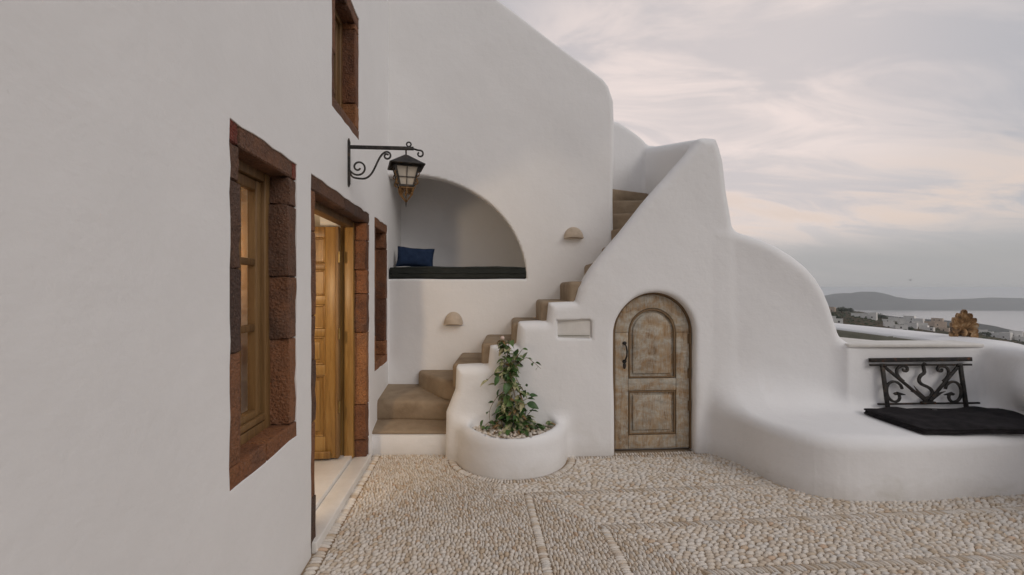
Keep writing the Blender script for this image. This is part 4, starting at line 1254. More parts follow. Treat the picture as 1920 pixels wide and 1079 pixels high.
# ------------------------------------------------------------------ iron grille and black cushion on the bench
def build_grille():
    # leans on the bench back: local x along, z up, y out of the wall
    gx, gy, gz = 3.535, 3.908, .436
    G = Matrix.Translation((gx, gy, gz)) @ Matrix.Rotation(R(-1.0), 4, 'Z') @ Matrix.Rotation(R(-4), 4, 'X')
    o = empty('iron_grille', (gx, gy, gz), 'old black iron grille with scrolls leaning behind the bench cushion', 'grille')
    def bar(name, pts, w=.022, h=.016, mat='iron_rust', y=0.0):
        b = MB(G); b.sweep([(p[0], y, p[1]) for p in pts], w, h, up=(0, 1, 0)); return b.build(name, mat, o, bevel=.002)
    sh = lambda x, z: (x + .035 * (.45 - z) / .45 * 1.0, z)     # the whole grille is racked to the right towards the foot
    zt, zb = .435, .066
    bar('top_rail', [(-.435, zt), (.43, zt + .012)], .034, .026)
    bar('second_rail', [(-.435, zt - .042), (.43, zt - .036)], .016, .018)
    bar('bottom_rail', [(-.385, zb - .006), (.475, zb + .008)], .015, .018)
    bar('post', [sh(-.335, zt - .03), sh(-.335, .01)], .028, .022, 'iron'); bar('post', [sh(.33, zt - .025), sh(.33, .01)], .028, .022, 'iron')
    hub = (.035, zb + .02)
    bar('brace', [(-.315, zt - .055), (hub[0] - .012, hub[1])], .024, .015, y=-.004); bar('brace', [(.312, zt - .05), (hub[0] + .012, hub[1])], .024, .015, 'iron', y=-.004)
    bar('base_block', [(hub[0] - .055, hub[1] - .012), (hub[0] + .055, hub[1] - .010)], .022, .034, y=-.006)
    # leaf barbs on the braces
    for sx, x0 in ((-1, -.045), (1, .115)):
        b = MB(G)
        b.sweep([(hub[0] + sx * .02, -.012, hub[1] + .012), (hub[0] + sx * .085, -.014, hub[1] + .085), (hub[0] + sx * .118, -.014, hub[1] + .135)], .034, .010, up=(0, 1, 0), taper=lambda t: 1 - .9 * t)
        b.sweep([(hub[0] + sx * .04, -.012, hub[1] + .03), (hub[0] + sx * .11, -.013, hub[1] + .075), (hub[0] + sx * .15, -.013, hub[1] + .088)], .028, .010, up=(0, 1, 0), taper=lambda t: 1 - .9 * t)
        b.build('iron_leaf', 'iron', o)
    # centre S
    s = [(.02, zt - .03), (.024, zt - .07), (.028, zt - .10), (.022, zt - .112)] + bez([(.012, zt - .118), (-.04, zt - .15), (-.03, zt - .20), (.02, zt - .215)], 10) + bez([(.02, zt - .215), (.085, zt - .24), (.105, zt - .275), (.06, zt - .315)], 12)[1:] + [(.032, zt - .318), (.034, hub[1])]
    bar('centre_scroll', s, .024, .016, 'iron', y=.002)
    # upper C scrolls with curled tips, lower C scrolls with snake-head tips
    for sx, off in ((-1, -.005), (1, .03)):
        def mir(pts): return [(off + sx * p[0], p[1]) for p in pts]
        up = spiral((.135, zt - .078), .008, .030, R(380), R(80), 16)
        up = [(x, z) for x, z in up] + bez([up[-1], (.205, zt - .045), (.240, zt - .115), (.150, zt - .180)], 14)[1:]
        bar('upper_scroll', mir(up), .019, .015, 'iron', y=.001)
        lo = [(.165, zt - .245), (.175, zt - .215)] + bez([(.175, zt - .215), (.225, zt - .150), (.312, zt - .185), (.296, zt - .285)], 14) + bez([(.296, zt - .285), (.285, zt - .365), (.195, zt - .375), (.190, zt - .315)], 12)[1:] + spiral((.220, zt - .305), .030, .018, R(200), R(40), 8)
        bar('lower_scroll', mir(lo), .019, .015, 'iron', y=.001)
        b = MB(G); tip = mir([(.215, zt - .283), (.180, zt - .288), (.145, zt - .293)])
        b.sweep([(p[0], -.004, p[1]) for p in tip], .030, .018, up=(0, 1, 0), taper=lambda t: 1 - .8 * t); b.build('scroll_tip', 'iron_rust' if sx < 0 else 'iron', o)
    for x, z in ((-.315, zt - .045), (.02, zt - .03), (.312, zt - .04)):
        b = MB(G); b.ball((x, -.012, z), (.018, .009, .016), 10, 6); b.build('rivet', 'iron_rust', o, smooth=True)
    # cushion
    tuft = [(2.98 + .23 * i + .04, 3.30 + .16 * j + .06) for i in range(6) for j in range(3)]
    cu = soft_box((2.965, 3.292, .436), (4.16, 3.845, .482), 'black_cloth', 'seat_cushion', n=(40, 8, 4), wr=.010, puff=.012, r=.022, seed=5, tuft=tuft)
    cx_, cy_ = (2.965 + 4.16) / 2, (3.292 + 3.845) / 2
    per = []
    for a0, sx, sy in ((0, 1, 1), (90, -1, 1), (180, -1, -1), (270, 1, -1)):
        for k in range(5):
            a = R(a0 + 90 * k / 4); per.append((sx * .585 + .016 * math.cos(a), sy * .263 + .016 * math.sin(a)))
    dense = []
    for i in range(len(per)):
        p, q = per[i], per[(i + 1) % len(per)]; n = max(1, int(math.hypot(q[0] - p[0], q[1] - p[1]) / .03))
        dense += [(p[0] + (q[0] - p[0]) * k / n, p[1] + (q[1] - p[1]) * k / n) for k in range(n)]
    for zz, nm in ((.039, 'piping'), (.008, 'piping')):
        b = MB(); b.sweep([(x * .997, y * .985, zz + .0035 * math.sin(14 * x) * math.sin(11 * y + 1)) for x, y in dense], .0055, sides=6, closed=True, up=(0, 0, 1))
        s = b.build(nm, 'black_cloth', None, smooth=True); s.parent = cu
    cu.rotation_euler = (0, 0, R(1.2))
    tag(cu, 'flat tufted black cotton cushion on the white bench', 'cushion')


build_grille()


# ------------------------------------------------------------------ terracotta palmette on the ledge
def build_palmette():
    bx, by, bz = 4.29, 4.33, 1.002
    o = empty('palmette_ornament', (bx, by, bz), 'weathered terracotta palmette ornament standing on the parapet ledge', 'ornament')
    K = Matrix.Translation((bx, by, bz)) @ Matrix.Rotation(R(-24), 4, 'Z') @ Matrix.Diagonal((.80, 1, 1.16, 1))
    b = MB(K); b.box((-.075, -.03, .0), (.075, .03, .018)); b.build('plinth', 'terracotta', o, bevel=.006)
    b = MB(K)
    back = [(-.085, .03)] + [(.095 * math.cos(math.pi - math.pi * i / 14), .085 + .11 * math.sin(math.pi * i / 14)) for i in range(15)] + [(.085, .03)]
    b.prism(back[::-1], lambda p, q, r: (p, r, q), -.008, .028).build('back_plate', 'terracotta', o, bevel=.006)
    for k in range(9):
        a = R(90 + (k - 4) * 21.0); ln = (.118, .134, .147, .158, .178, .158, .147, .134, .118)[k]
        ox, oz = .0, .072
        Rm = Matrix(((math.sin(a), 0, math.cos(a), 0), (0, 1, 0, 0), (-math.cos(a), 0, math.sin(a), 0), (0, 0, 0, 1)))
        m = K @ Matrix.Translation((ox, 0, oz)) @ Rm
        # petal: spoon-shaped leaf, hollow in the middle with raised rim, tip curling forward
        vs = []; fs = []; nl, nw = 10, 6
        for i in range(nl + 1):
            t = i / nl; w = .005 + .0195 * math.sin(min(1, t * 1.02) * math.pi * .56) ** 1.4
            if t > .82: w *= math.sqrt(max(0.0, 1 - ((t - .82) / .18) ** 2)) * .9 + .1
            for j in range(nw + 1):
                u = -1 + 2 * j / nw
                vs.append((u * w, -.016 - .014 * abs(u) ** 1.5 * t - .022 * t ** 3 + .006 * (1 - abs(u)) * -1 * (abs(u) < .2), t * ln))
        for i in range(nl):
            for j in range(nw): fs.append((i * (nw + 1) + j, i * (nw + 1) + j + 1, (i + 1) * (nw + 1) + j + 1, (i + 1) * (nw + 1) + j))
        nb = len(vs); vs += [(x, .004, z) for x, y, z in vs]
        fs += [tuple(nb + q for q in f)[::-1] for f in fs]
        rim = [j for j in range(nw + 1)] + [i * (nw + 1) + nw for i in range(1, nl + 1)] + [nl * (nw + 1) + j for j in range(nw - 1, -1, -1)] + [i * (nw + 1) for i in range(nl - 1, 0, -1)]
        fs += [(rim[i], nb + rim[i], nb + rim[(i + 1) % len(rim)], rim[(i + 1) % len(rim)]) for i in range(len(rim))]
        b = MB(m); b.add(vs, fs).build('petal', 'terracotta', o, smooth=True)
    b = MB(K); b.ball((0, -.022, .062), (.032, .026, .032), 14, 10); b.build('bulb', 'terracotta', o, smooth=True)
    for sx in (-1, 1):
        b = MB(K)
        b.sweep([(sx * x, -.012, z) for x, z in [(.03, .085), (.06, .07)] + spiral((.088, .040), .034, .008, R(120), R(120) - R(560), 34)], .024, .04, up=(0, 1, 0), taper=lambda t: .75 + .25 * math.sin(t * 3.1)); b.ball((sx * .088, -.024, .040), (.014, .016, .014), 8, 6); b.build('volute', 'terracotta', o, bevel=.004)


build_palmette()


# ------------------------------------------------------------------ climbing plant and gravel in the planter
def build_plant():
    root = Vector((0.005, 3.93, .285))
    pl = empty('climbing_plant', root, 'leafy climbing plant with green and cream leaves in the round planter', 'plant')
    rs = random.Random(11)
    def leaf_mesh(mat, L=1.0, W=.5, fold=.25, droop=.3):
        vs = []; fs = []; n = 6
        for i in range(n + 1):
            t = i / n; w = W * .5 * (math.sin(math.pi * t ** .8) ** .9 if 0 < t < 1 else 0.02); z = -droop * t * t
            vs += [(-w, t * L, z + fold * w), (0, t * L, z), (w, t * L, z + fold * w)]
        for i in range(n):
            a = 3 * i; fs += [(a, a + 1, a + 4, a + 3), (a + 1, a + 2, a + 5, a + 4)]
        me = bpy.data.meshes.new('leaf'); me.from_pydata(vs, [], fs); me.polygons.foreach_set('use_smooth', [True] * len(fs)); me.materials.append(M[mat]); return me
    green = [leaf_mesh('leaf', 1, .60, .35, .25), leaf_mesh('leaf', 1, .50, .2, .45), leaf_mesh('leaf', 1, .66, .5, .12)]
    pale = [leaf_mesh('leaf_pale', 1, .54, .4, .3), leaf_mesh('leaf_pale', 1, .42, .3, .5)]
    dry = [leaf_mesh('leaf_dry', 1, .3, .6, .6)]
    def leaf(p, d, size, kind):
        me = rs.choice({'g': green, 'p': pale, 'd': dry}[kind])
        o = bpy.data.objects.new('leaf', me); C.objects.link(o); o.parent = pl
        d = Vector(d).normalized(); q = d.to_track_quat('Y', 'Z').to_matrix().to_4x4() @ Matrix.Rotation(rs.uniform(-.8, .8), 4, 'Y')
        s = size
        o.matrix_local = Matrix.Translation(Vector(p) - root) @ q @ Matrix.Diagonal((s, s, s, 1))
    def stem(pts, r=.0032, n=22):
        # Catmull-Rom
        P = [Vector(p) for p in pts]; P = [P[0] * 2 - P[1]] + P + [P[-1] * 2 - P[-2]]; out = []
        for i in range(1, len(P) - 2):
            for k in range(7):
                t = k / 7; a, b, c, d = P[i - 1], P[i], P[i + 1], P[i + 2]
                out.append(.5 * ((2 * b) + (c - a) * t + (2 * a - 5 * b + 4 * c - d) * t * t + (3 * b - a - 3 * c + d) * t ** 3))
        out.append(P[-2])
        b = MB(); b.sweep(out, r, sides=6, taper=lambda t: 1 - .55 * t); b.build('stem', 'stem', pl, smooth=True)
        return out
    U = lambda px, py, y: ((px - 960) / 853.3 * y, y, 1.5 - (py - 540) / 853.3 * y)
    def path(pp, y0=3.93, wob_=.03): return [U(a, b, y0 + rs.uniform(-wob_, wob_)) for a, b in pp]
    main = [stem(path([(955, 812), (948, 770), (950, 720), (945, 690), (948, 655), (942, 638)]), .0045),
            stem(path([(965, 812), (970, 770), (960, 720), (955, 690), (952, 665), (955, 640)]), .0045),
            stem(path([(945, 812), (940, 780), (952, 740), (956, 705), (963, 680), (972, 668)]), .004),
            stem(path([(975, 812), (985, 780), (978, 745), (962, 715), (950, 700), (938, 700)]), .004)]
    side = [stem(path([(965, 690), (985, 672), (1000, 680), (1014, 692)])), stem(path([(962, 690), (968, 710), (978, 728), (988, 742)])),
            stem(path([(948, 705), (930, 700), (915, 712)])), stem(path([(945, 735), (930, 748), (918, 772), (920, 800)])),
            stem(path([(970, 760), (985, 750), (1000, 745)])), stem(path([(980, 790), (995, 772), (1003, 762)])),
            stem(path([(940, 800), (922, 790), (908, 800)])), stem(path([(985, 805), (1000, 798), (1012, 804)])), stem(path([(962, 680), (975, 662), (980, 655)])),
            stem(path([(952, 668), (946, 650), (938, 640)]))]
    # hand-placed conspicuous leaves: pixel positions in the photo turned into points in the plant's plane
    big = [(938, 644, -30, .055, 'g'), (983, 672, 85, .055, 'g'), (1004, 681, -10, .045, 'g'), (968, 668, 80, .05, 'g'), (916, 714, 200, .06, 'p'), (932, 705, 265, .06, 'g'), (986, 732, 250, .05, 'g'),
           (992, 742, 10, .05, 'g'), (988, 757, -15, .075, 'g'), (995, 771, 5, .05, 'g'), (918, 757, 25, .035, 'g'), (906, 788, 235, .05, 'g'), (988, 726, 100, .03, 'g'), (1005, 799, 10, .05, 'g'), (992, 806, 10, .06, 'g'),
           (950, 718, 265, .07, 'g'), (955, 742, 240, .065, 'g'), (937, 730, 250, .05, 'g'), (962, 660, 300, .05, 'p'), (928, 722, 170, .045, 'p'), (963, 752, 10, .06, 'g'), (945, 757, 260, .07, 'p'), (958, 757, 295, .07, 'p'),
           (985, 790, 30, .06, 'g'), (975, 785, 60, .06, 'g'), (1000, 812, 190, .05, 'g')]
    for px_, py_, an, sz, kd in big:
        d = Vector((math.cos(R(an)), rs.uniform(-.6, -.1), math.sin(R(an))))
        leaf(U(px_, py_, 3.88 + rs.uniform(-.03, .03)), d, sz * 1.45, kd)
    for st in main:
        for p in st[2:]:
            h = (p.z - .285) / .75
            for _ in range(2):
                if rs.random() < .22: continue
                a = rs.uniform(0, 6.28); d = (math.cos(a), math.sin(a) - .35, rs.uniform(-.8, .35))
                leaf(p + Vector((rs.gauss(0, .012), rs.gauss(0, .012), rs.gauss(0, .012))), d, rs.uniform(.055, .10), 'p' if rs.random() < .58 else ('d' if rs.random() < .18 else 'g'))
    for st in side:
        for p in st[4::5]:
            a = rs.uniform(0, 6.28); leaf(p, (math.cos(a), math.sin(a) - .3, rs.uniform(-.6, .4)), rs.uniform(.042, .062), 'g' if rs.random() < .75 else 'p')
    for _ in range(140):                                   # bushy foot
        a = rs.uniform(0, 6.28); r = abs(rs.gauss(0, .088)); p = root + Vector((r * math.cos(a) * 1.25 + .01, r * math.sin(a) * .8, rs.uniform(.02, .25) * max(.18, 1 - r / .15)))
        leaf(p, (math.cos(a), math.sin(a) - .5, rs.uniform(-.35, .6)), rs.uniform(.05, .085), 'g' if rs.random() < .5 else ('p' if rs.random() < .85 else 'd'))
    b = MB(); t = Vector(U(942, 636, 3.9))
    for i in range(6):
        a = i * 1.05; b.ball(t + Vector((.010 * math.cos(a), .010 * math.sin(a), rs.uniform(0, .016))), (.008, .008, .012), 8, 6)
    b.build('flower', 'petal', pl, smooth=True)
    # gravel bed
    T, F = pebble_template(8); vs = []; fs = []; tn = []
    for i in range(620):
        a = rs.uniform(0, 6.28); r = .41 * math.sqrt(rs.random()); x, y = PL[0] + r * math.cos(a), PL[1] + r * math.sin(a)
        if y > 4.02: continue
        sz = rs.uniform(.008, .017); an = rs.uniform(0, 6.28); k = len(vs) and len(vs)
        z = .276 + rs.uniform(-.006, .010)
        q = T * np.array((sz * rs.uniform(1.0, 1.5), sz, sz * .8)); c, s_ = math.cos(an), math.sin(an)
        base = sum(len(v) for v in vs); vs.append(np.stack([x + q[:, 0] * c - q[:, 1] * s_, y + q[:, 0] * s_ + q[:, 1] * c, z + q[:, 2]], -1)); fs.append(F + base); tn += [rs.random()] * len(T)
    b = MB(); b.prism([(PL[0] + .42 * math.cos(R(t_)), min(4.05, PL[1] + .42 * math.sin(R(t_)))) for t_ in range(0, 360, 12)], lambda p, q, r: (p, q, r), .2, .274)
    soil = b.build('planter_soil', 'mortar'); tag(soil, 'sandy soil inside the round planter', 'soil', kind='stuff')
    g = np_mesh('gravel', np.concatenate(vs), np.concatenate(fs), 'pebble_mass'); at = g.data.attributes.new('tone', 'FLOAT', 'POINT'); at.data.foreach_set('value', np.array(tn, np.float32))
    tag(g, 'loose pale pebbles covering the soil of the planter', 'gravel', kind='stuff')


build_plant()


# ------------------------------------------------------------------ land, sea, island, village
SEA = -200.0


def vnoise(x, y, seed=0, octv=5):
    x = np.asarray(x, float); y = np.asarray(y, float); out = 0; amp = 1.0
    r = np.random.default_rng(seed); tab = r.uniform(-1, 1, (256, 256))
    for _ in range(octv):
        xi = np.floor(x).astype(int); yi = np.floor(y).astype(int); fx = x - xi; fy = y - yi
        fx = fx * fx * (3 - 2 * fx); fy = fy * fy * (3 - 2 * fy)
        g = lambda i, j: tab[(xi + i) % 256, (yi + j) % 256]
        out = out + amp * ((g(0, 0) * (1 - fx) + g(1, 0) * fx) * (1 - fy) + (g(0, 1) * (1 - fx) + g(1, 1) * fx) * fy)
        x = x * 2.03 + 17.1; y = y * 2.03 + 9.7; amp *= .5
    return out


def land_z(x, y):
    x = np.asarray(x, float); y = np.asarray(y, float)
    z = -15.3 - .1345 * x + .0704 * y + 3.2 * vnoise(x / 130, y / 130, 3, 5) * np.clip(np.hypot(x, y) / 200, 0, 1)
    z = z - .035 * np.clip(x - 560, 0, 600)
    z = np.where(z > -9, -9 + (z + 9) * .06, z)
    edge = 930 + 60 * vnoise(x / 160, x * 0 + 2.2, 5, 4) - .05 * x
    t = np.clip((y - edge) / 260, 0, 1)
    z = z + (SEA - 8 - z) * t * t * (3 - 2 * t)
    t2 = np.clip((x - 1900) / 500, 0, 1)
    return z + (SEA - 8 - z) * t2


def grid_mesh(name, xs, ys, zf, mat):
    X, Y = np.meshgrid(xs, ys, indexing='ij'); Z = zf(X, Y)
    V = np.stack([X, Y, Z], -1).reshape(-1, 3); n, m = X.shape
    i = np.arange(n * m).reshape(n, m)
    F = np.stack([i[:-1, :-1], i[1:, :-1], i[1:, 1:], i[:-1, 1:]], -1).reshape(-1, 4)
    return np_mesh(name, V, F, mat)


def build_land():
    sea = MB().add([(-30000, -30000, SEA), (30000, -30000, SEA), (30000, 30000, SEA), (-30000, 30000, SEA)], [(0, 1, 2, 3)]).build('sea', 'sea')
    tag(sea, 'calm pale sea in the bay between the near slope and the far island', 'sea', kind='structure')
    xs = np.concatenate([np.arange(-400, 60, 20), np.arange(60, 1000, 5), np.arange(1000, 2500, 25)]); ys = np.concatenate([np.arange(-400, 60, 20), np.arange(60, 1300, 6)])
    t = grid_mesh('hillside', xs, ys, land_z, 'terrain'); tag(t, 'brown scrubby hillside sloping down to the sea', 'hillside', kind='structure')
    MB().box((-5.0, -3.3, -12), (4.5, 7.0, -.51)).build('terrace_base', 'plaster'); tag(bpy.data.objects['terrace_base'], 'white retaining base carrying the courtyard', 'terrace', kind='structure')
    # far island: ridge heights read off the photograph at a ridge distance of 4.5 km
    px = np.array([900, 1200, 1400, 1540, 1570, 1592, 1605, 1620, 1640, 1655, 1680, 1705, 1740, 1800, 1860, 1905, 1960, 2100, 2300, 2600])
    py = np.array([572, 566, 562, 558, 557, 551, 551.5, 551, 548, 550, 557, 562, 562.5, 563.5, 561.5, 559.5, 561, 566, 572, 580])
    rx = (px - 960) / 853.3 * 4500; rz = 1.5 - (py - 540) / 853.3 * 4500
    def isl(X, Y):
        shore = 4080 - .11 * (X - 3000)
        ridge = 4500
        top = np.interp(X * 4500 / np.maximum(Y, 1) if False else X, rx, rz)
        t = np.clip((Y - shore) / (ridge - shore), 0, 1); b = np.clip((5600 - Y) / 900, 0, 1)
        pr = np.minimum(t ** .75, b) 
        z = SEA - 6 + (top - SEA + 6) * pr
        return z + 9 * vnoise(X / 220, Y / 220, 9, 5) * np.sin(np.pi * np.clip(t, 0, 1)) * (Y < ridge) + 3.0 * vnoise(X / 90, Y * 0, 4, 4) * pr
    o = grid_mesh('far_island', np.arange(-300, 8700, 30), np.arange(3400, 5700, 40), isl, 'hill'); tag(o, 'long low island fading into haze across the bay', 'island', kind='structure')
    # nearer dark headland below the village, right side
    hx = np.array([700, 1100, 1395, 1498, 1600, 1785, 1846, 1969, 2050, 2500, 2900]); hz = np.array([-130, -108, -104, -112, -121, -134, -144, -173, -190, -206, -210.])
    def head(X, Y):
        top = np.interp(X, hx, hz); t = np.clip((Y - 1500) / 250, 0, 1); b = np.clip((2300 - Y) / 500, 0, 1)
        return SEA - 6 + (top - SEA + 6) * np.minimum(t, b) ** .7 + 3 * vnoise(X / 120, Y / 120, 12, 5)
    o = grid_mesh('headland', np.arange(600, 3200, 25), np.arange(1400, 2400, 30), head, 'hill'); tag(o, 'dark coastal headland beyond the village', 'headland', kind='structure')


build_land()


def ground_at(px, py):
    """world point on the hillside seen along a given photo direction (march until the slope is met)"""
    for y in np.arange(120, 1150, 2.0):
        x = (px - 960) / 853.3 * y; z = 1.5 - (py - 540) / 853.3 * y
        if z <= float(land_z(x, y)): return float(x), float(y)
    return (px - 960) / 853.3 * 800, 800.0


def village_house(px, py, w_px, h_px, blocks, label, mat='far_wall', win=True):
    x, y = ground_at(px, py); k = y / 853.3; w = w_px * k; h = h_px * k; z = float(land_z(x, y)) - .6
    o = empty('village_house', (x, y, z), label, 'house', 'white houses of the village on the slope')
    rot = Matrix.Translation((x, y, z)) @ Matrix.Rotation(-math.atan2(x, y) + R(random.uniform(-14, 14)), 4, 'Z')
    dep = max(6.0, w * .45)
    for i, (a, b, hh, dy) in enumerate(blocks):
        x0, x1 = (a - .5) * w, (b - .5) * w; H = h * hh + .6; y0 = dy * dep
        bl = MB(rot); bl.box((x0, y0, -1.5), (x1, y0 + dep, H)); blk = bl.build('wall', mat, o)
        pr = MB(rot); pr.box((x0 - .12, y0 - .12, H + .003), (x1 + .12, y0 + .25, H + .35)); pr.build('roof_edge', mat, o)
        if win:
            nf = max(1, int(H / 3.0)); nw = max(1, int((x1 - x0) / 4.2))
            for f in range(nf):
                for j in range(nw):
                    if random.random() < .22: continue
                    wx = x0 + (x1 - x0) * (j + .5 + random.uniform(-.12, .12)) / nw; wz = .9 + f * 2.9
                    if wz + 1.2 > H: continue
                    wn = MB(rot); wn.box((wx - .5, y0 - .05, wz), (wx + .5, y0 + .1, wz + 1.25)); wn.build('window', 'far_window', o)
    return o


VH = [  # px, py(base), width, height, blocks(a,b,h,dy), label
    (1566, 607, 24, 12, [(0, .55, 1.0, 0), (.56, 1, .62, .1)], 'small white house just above the parapet beside the stair buttress'),
    (1619, 597, 38, 10, [(0, .7, .8, 0), (.71, 1, 1.0, -.1)], 'long low white house on the upper brown slope'),
    (1682, 604, 26, 7, [(0, .6, 1, 0), (.61, 1, .8, .2)], 'low white house at the upper edge of the village'),
    (1712, 606, 28, 12, [(0, .55, 1, 0), (.56, 1, .65, 0)], 'tall white house standing highest beside the shoreline'),
    (1680, 617, 34, 12, [(0, .45, 1, 0), (.46, 1, .55, -.1)], 'cream blocky house nearest to the parapet in mid village'),
    (1707, 616, 18, 9, [(0, 1, 1, 0)], 'small plain white house in the middle of the village'),
    (1726, 615, 22, 11, [(0, .5, 1, 0), (.51, 1, .7, .2)], 'white house with a dark tree before it in mid village'),
    (1745, 612, 18, 8, [(0, 1, 1, 0)], 'flat grey-white house left of the two-storey ochre one'),
    (1756, 611, 16, 13, [(0, 1, 1, .2)], 'white house stacked behind the two-storey ochre one'),
    (1764, 618, 17, 13, [(0, 1, 1, 0)], 'two-storey ochre house left of the palmette'),
    (1842, 626, 14, 6, [(0, 1, 1, 0)], 'tiny white house just right of the palmette'),
    (1868, 634, 36, 10, [(0, .6, .8, 0), (.61, 1, 1, 0)], 'long white house with plain blank wall right of the palmette'),
    (1898, 638, 26, 16, [(0, .35, .75, 0), (.36, 1, 1, 0)], 'big white house with rows of dark windows at the right'),
    (1555, 584, 16, 7, [(0, 1, 1, 0)], 'ochre house highest on the slope beside the stair buttress'),
    (1695, 611, 15, 7, [(0, 1, 1, 0)], 'small white house between the shoreline house and the cream one'),
    (1736, 620, 20, 8, [(0, .6, 1, 0), (.61, 1, .6, .1)], 'stepped white house in the front row of the mid village'),
    (1771, 622, 12, 6, [(0, 1, 1, 0)], 'tiny white outbuilding in front of the two-storey ochre house'),
    (1664, 605, 16, 5, [(0, 1, 1, 0)], 'very low white hut left of the upper village house'),
    (1853, 629, 12, 6, [(0, 1, 1, 0)], 'small white house left of the long blank-walled one'),
    (1911, 641, 12, 8, [(0, 1, 1, .1)], 'white house at the right of the big windowed one'),
    (1893, 623, 20, 7, [(0, 1, 1, 0)], 'low white house half behind the big windowed one'),
]
for v in VH: village_house(*v, mat='far_cream' if 'ochre' in v[5] else 'far_wall')


def far_tree(px, py, w_px, h_px, label):
    x, y = ground_at(px, py); k = y / 853.3; w = w_px * k * .75; h = h_px * k * 1.35; z = float(land_z(x, y)) - .3
    o = empty('tree', (x, y, z), label, 'tree', 'dark trees among the village houses')
    b = MB(); b.sweep([(x, y, z), (x + .2, y, z + h * .35), (x, y + .2, z + h * .6)], max(.25, w * .07), sides=7, taper=lambda t: 1 - .5 * t); b.build('trunk', 'far_trunk', o, smooth=True)
    cl = []
    for i in range(9):
        a = random.uniform(0, 6.28); cl.append((x + w * .62 * math.cos(a) * random.random() ** .5, y + w * .6 * math.sin(a), z + h * random.uniform(.42, .78), w * random.uniform(.3, .5)))
    b = MB(); n = 650
    for i in range(n):
        c = random.choice(cl); d = Vector((random.gauss(0, 1), random.gauss(0, 1), random.gauss(0, 1))).normalized() * c[3] * random.uniform(.55, 1.05); d.z *= .75
        p = Vector(c[:3]) + d; s = w * random.uniform(.06, .13)
        u = Vector((random.gauss(0, 1), random.gauss(0, 1), random.gauss(0, 1))).normalized(); v = u.orthogonal().normalized()
        b.v += [p + u * s, p + v * s * .8, p - u * s, p - v * s * .8]; q = len(b.v); b.f.append((q - 4, q - 3, q - 2, q - 1))
    me = bpy.data.meshes.new('crown'); off = wloc(o); me.from_pydata([tuple(q - off) for q in b.v], [], b.f); me.materials.append(M['far_leaf']); c = bpy.data.objects.new('crown', me); C.objects.link(c); c.parent = o


for t in [(1578, 588, 13, 10, 'tall dark tree high on the slope above the long white house'), (1591, 587, 12, 7, 'lower round dark tree right of the tallest slope tree'), (1645, 600, 14, 9, 'dark bushy tree right of the long low white house'),
          (1658, 600, 10, 6, 'small dark tree beside the bushy one on the slope'), (1563, 601, 16, 8, 'dark wide tree above the small white house by the stair buttress'),
          (1707, 622, 9, 8, 'round dark tree in front of the mid-village houses'), (1849, 631, 10, 6, 'dark tree just right of the palmette'), (1914, 634, 14, 9, 'dark tree right of the big windowed house')]: far_tree(*t)


def scrub():
    vs = []; fs = []; n = 0
    for _ in range(2600):
        y = random.uniform(140, 900); x = y * random.uniform(.62, 1.25); z = float(land_z(x, y)); s = random.uniform(.5, 1.6)
        k = 7; ang = random.uniform(0, 6.28)
        ring = [(x + s * math.cos(ang + 6.283 * i / k) * random.uniform(.7, 1.2), y + s * math.sin(ang + 6.283 * i / k) * random.uniform(.7, 1.2), z - .2) for i in range(k)]
        mid = [(x + .75 * (q[0] - x), y + .75 * (q[1] - y), z + s * random.uniform(.35, .6)) for q in ring]
        vs += ring + mid + [(x, y, z + s * .8)]
        fs += [(n + i, n + (i + 1) % k, n + k + (i + 1) % k) for i in range(k)] + [(n + i, n + k + (i + 1) % k, n + k + i) for i in range(k)] + [(n + k + i, n + k + (i + 1) % k, n + 2 * k) for i in range(k)]
        n += 2 * k + 1
    o = np_mesh('scrub', vs, fs, 'far_leaf', smooth=False); tag(o, 'low dark scrub scattered over the brown slope', 'scrub', kind='stuff')


scrub()


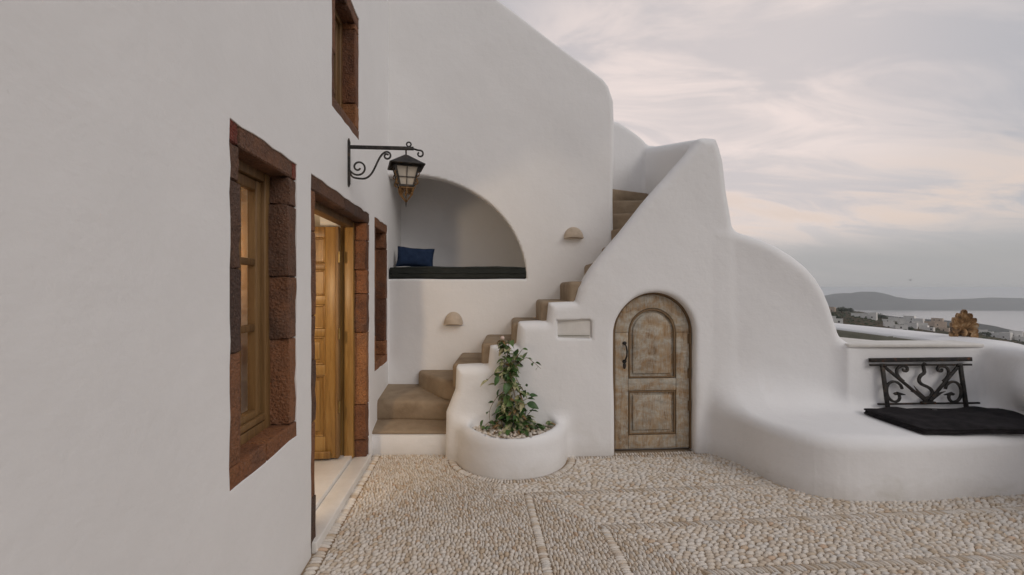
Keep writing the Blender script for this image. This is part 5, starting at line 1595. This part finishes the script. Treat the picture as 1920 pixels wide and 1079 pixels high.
def bird():
    y = 60.0; x = (1707 - 960) / 853.3 * y; z = 1.5 + (540 - 526) / 853.3 * y
    b = MB(Matrix.Translation((x, y, z))); b.ball((0, 0, 0), (.05, .13, .045), 8, 6); o = b.build('flying_bird', 'iron', smooth=True, loc=(x, y, z))
    for s in (-1, 1):
        w = MB(Matrix.Translation((x, y, z))); w.add([(s * .03, -.05, .01), (s * .03, .06, .01), (s * .16, .05, .07), (s * .27, -.01, .03), (s * .16, -.04, .065), (s * .16, .0, .05)], [(0, 1, 2, 4), (4, 2, 3), (0, 5, 1), (1, 5, 2), (2, 5, 3), (3, 5, 4), (4, 5, 0)]); w.build('wing', 'iron', o)
    tag(o, 'small dark bird gliding low over the bay', 'bird')


bird()

# ------------------------------------------------------------------ lamp burning inside the entrance room
def room_lamp(name, loc, energy, col, r):
    d = bpy.data.lights.new(name, 'POINT'); d.energy = energy; d.color = col; d.shadow_soft_size = r
    o = bpy.data.objects.new(name, d); C.objects.link(o); o.location = loc


room_lamp('room_lamp', (-1.74, 2.32, 1.72), 38, (1.0, 0.76, 0.50), .07)
lb = MB(); lb.sweep([(-1.74, 2.32, 2.43), (-1.74, 2.32, 1.93)], .004, sides=6)
lb.add([(-1.74 + r_ * math.cos(i * math.pi / 8), 2.32 + r_ * math.sin(i * math.pi / 8), z_) for r_, z_ in ((.02, 1.95), (.13, 1.84), (.125, 1.838), (.018, 1.942)) for i in range(16)],
       [(k * 16 + i, k * 16 + (i + 1) % 16, ((k + 1) % 4) * 16 + (i + 1) % 16, ((k + 1) % 4) * 16 + i) for k in range(4) for i in range(16)])
lb.build('pendant_lamp', 'bronze', HOUSE, smooth=True)


# ------------------------------------------------------------------ sea haze
def haze():
    b = MB(); b.box((-30500, -30500, SEA - 9), (30500, 30500, 9.0)); o = b.build('haze', 'far_wall')
    m = bpy.data.materials.new('sea_haze'); m.use_nodes = True; t = m.node_tree; t.nodes.clear()
    out = t.nodes.new('ShaderNodeOutputMaterial'); v = t.nodes.new('ShaderNodeVolumePrincipled')
    v.inputs['Color'].default_value = (.83, .86, .88, 1); v.inputs['Density'].default_value = 1.45e-4; v.inputs['Anisotropy'].default_value = 0.25
    t.links.new(v.outputs[0], out.inputs['Volume'])
    o.data.materials.clear(); o.data.materials.append(m)
    tag(o, 'thin sea haze over the bay', 'haze', kind='stuff')


haze()
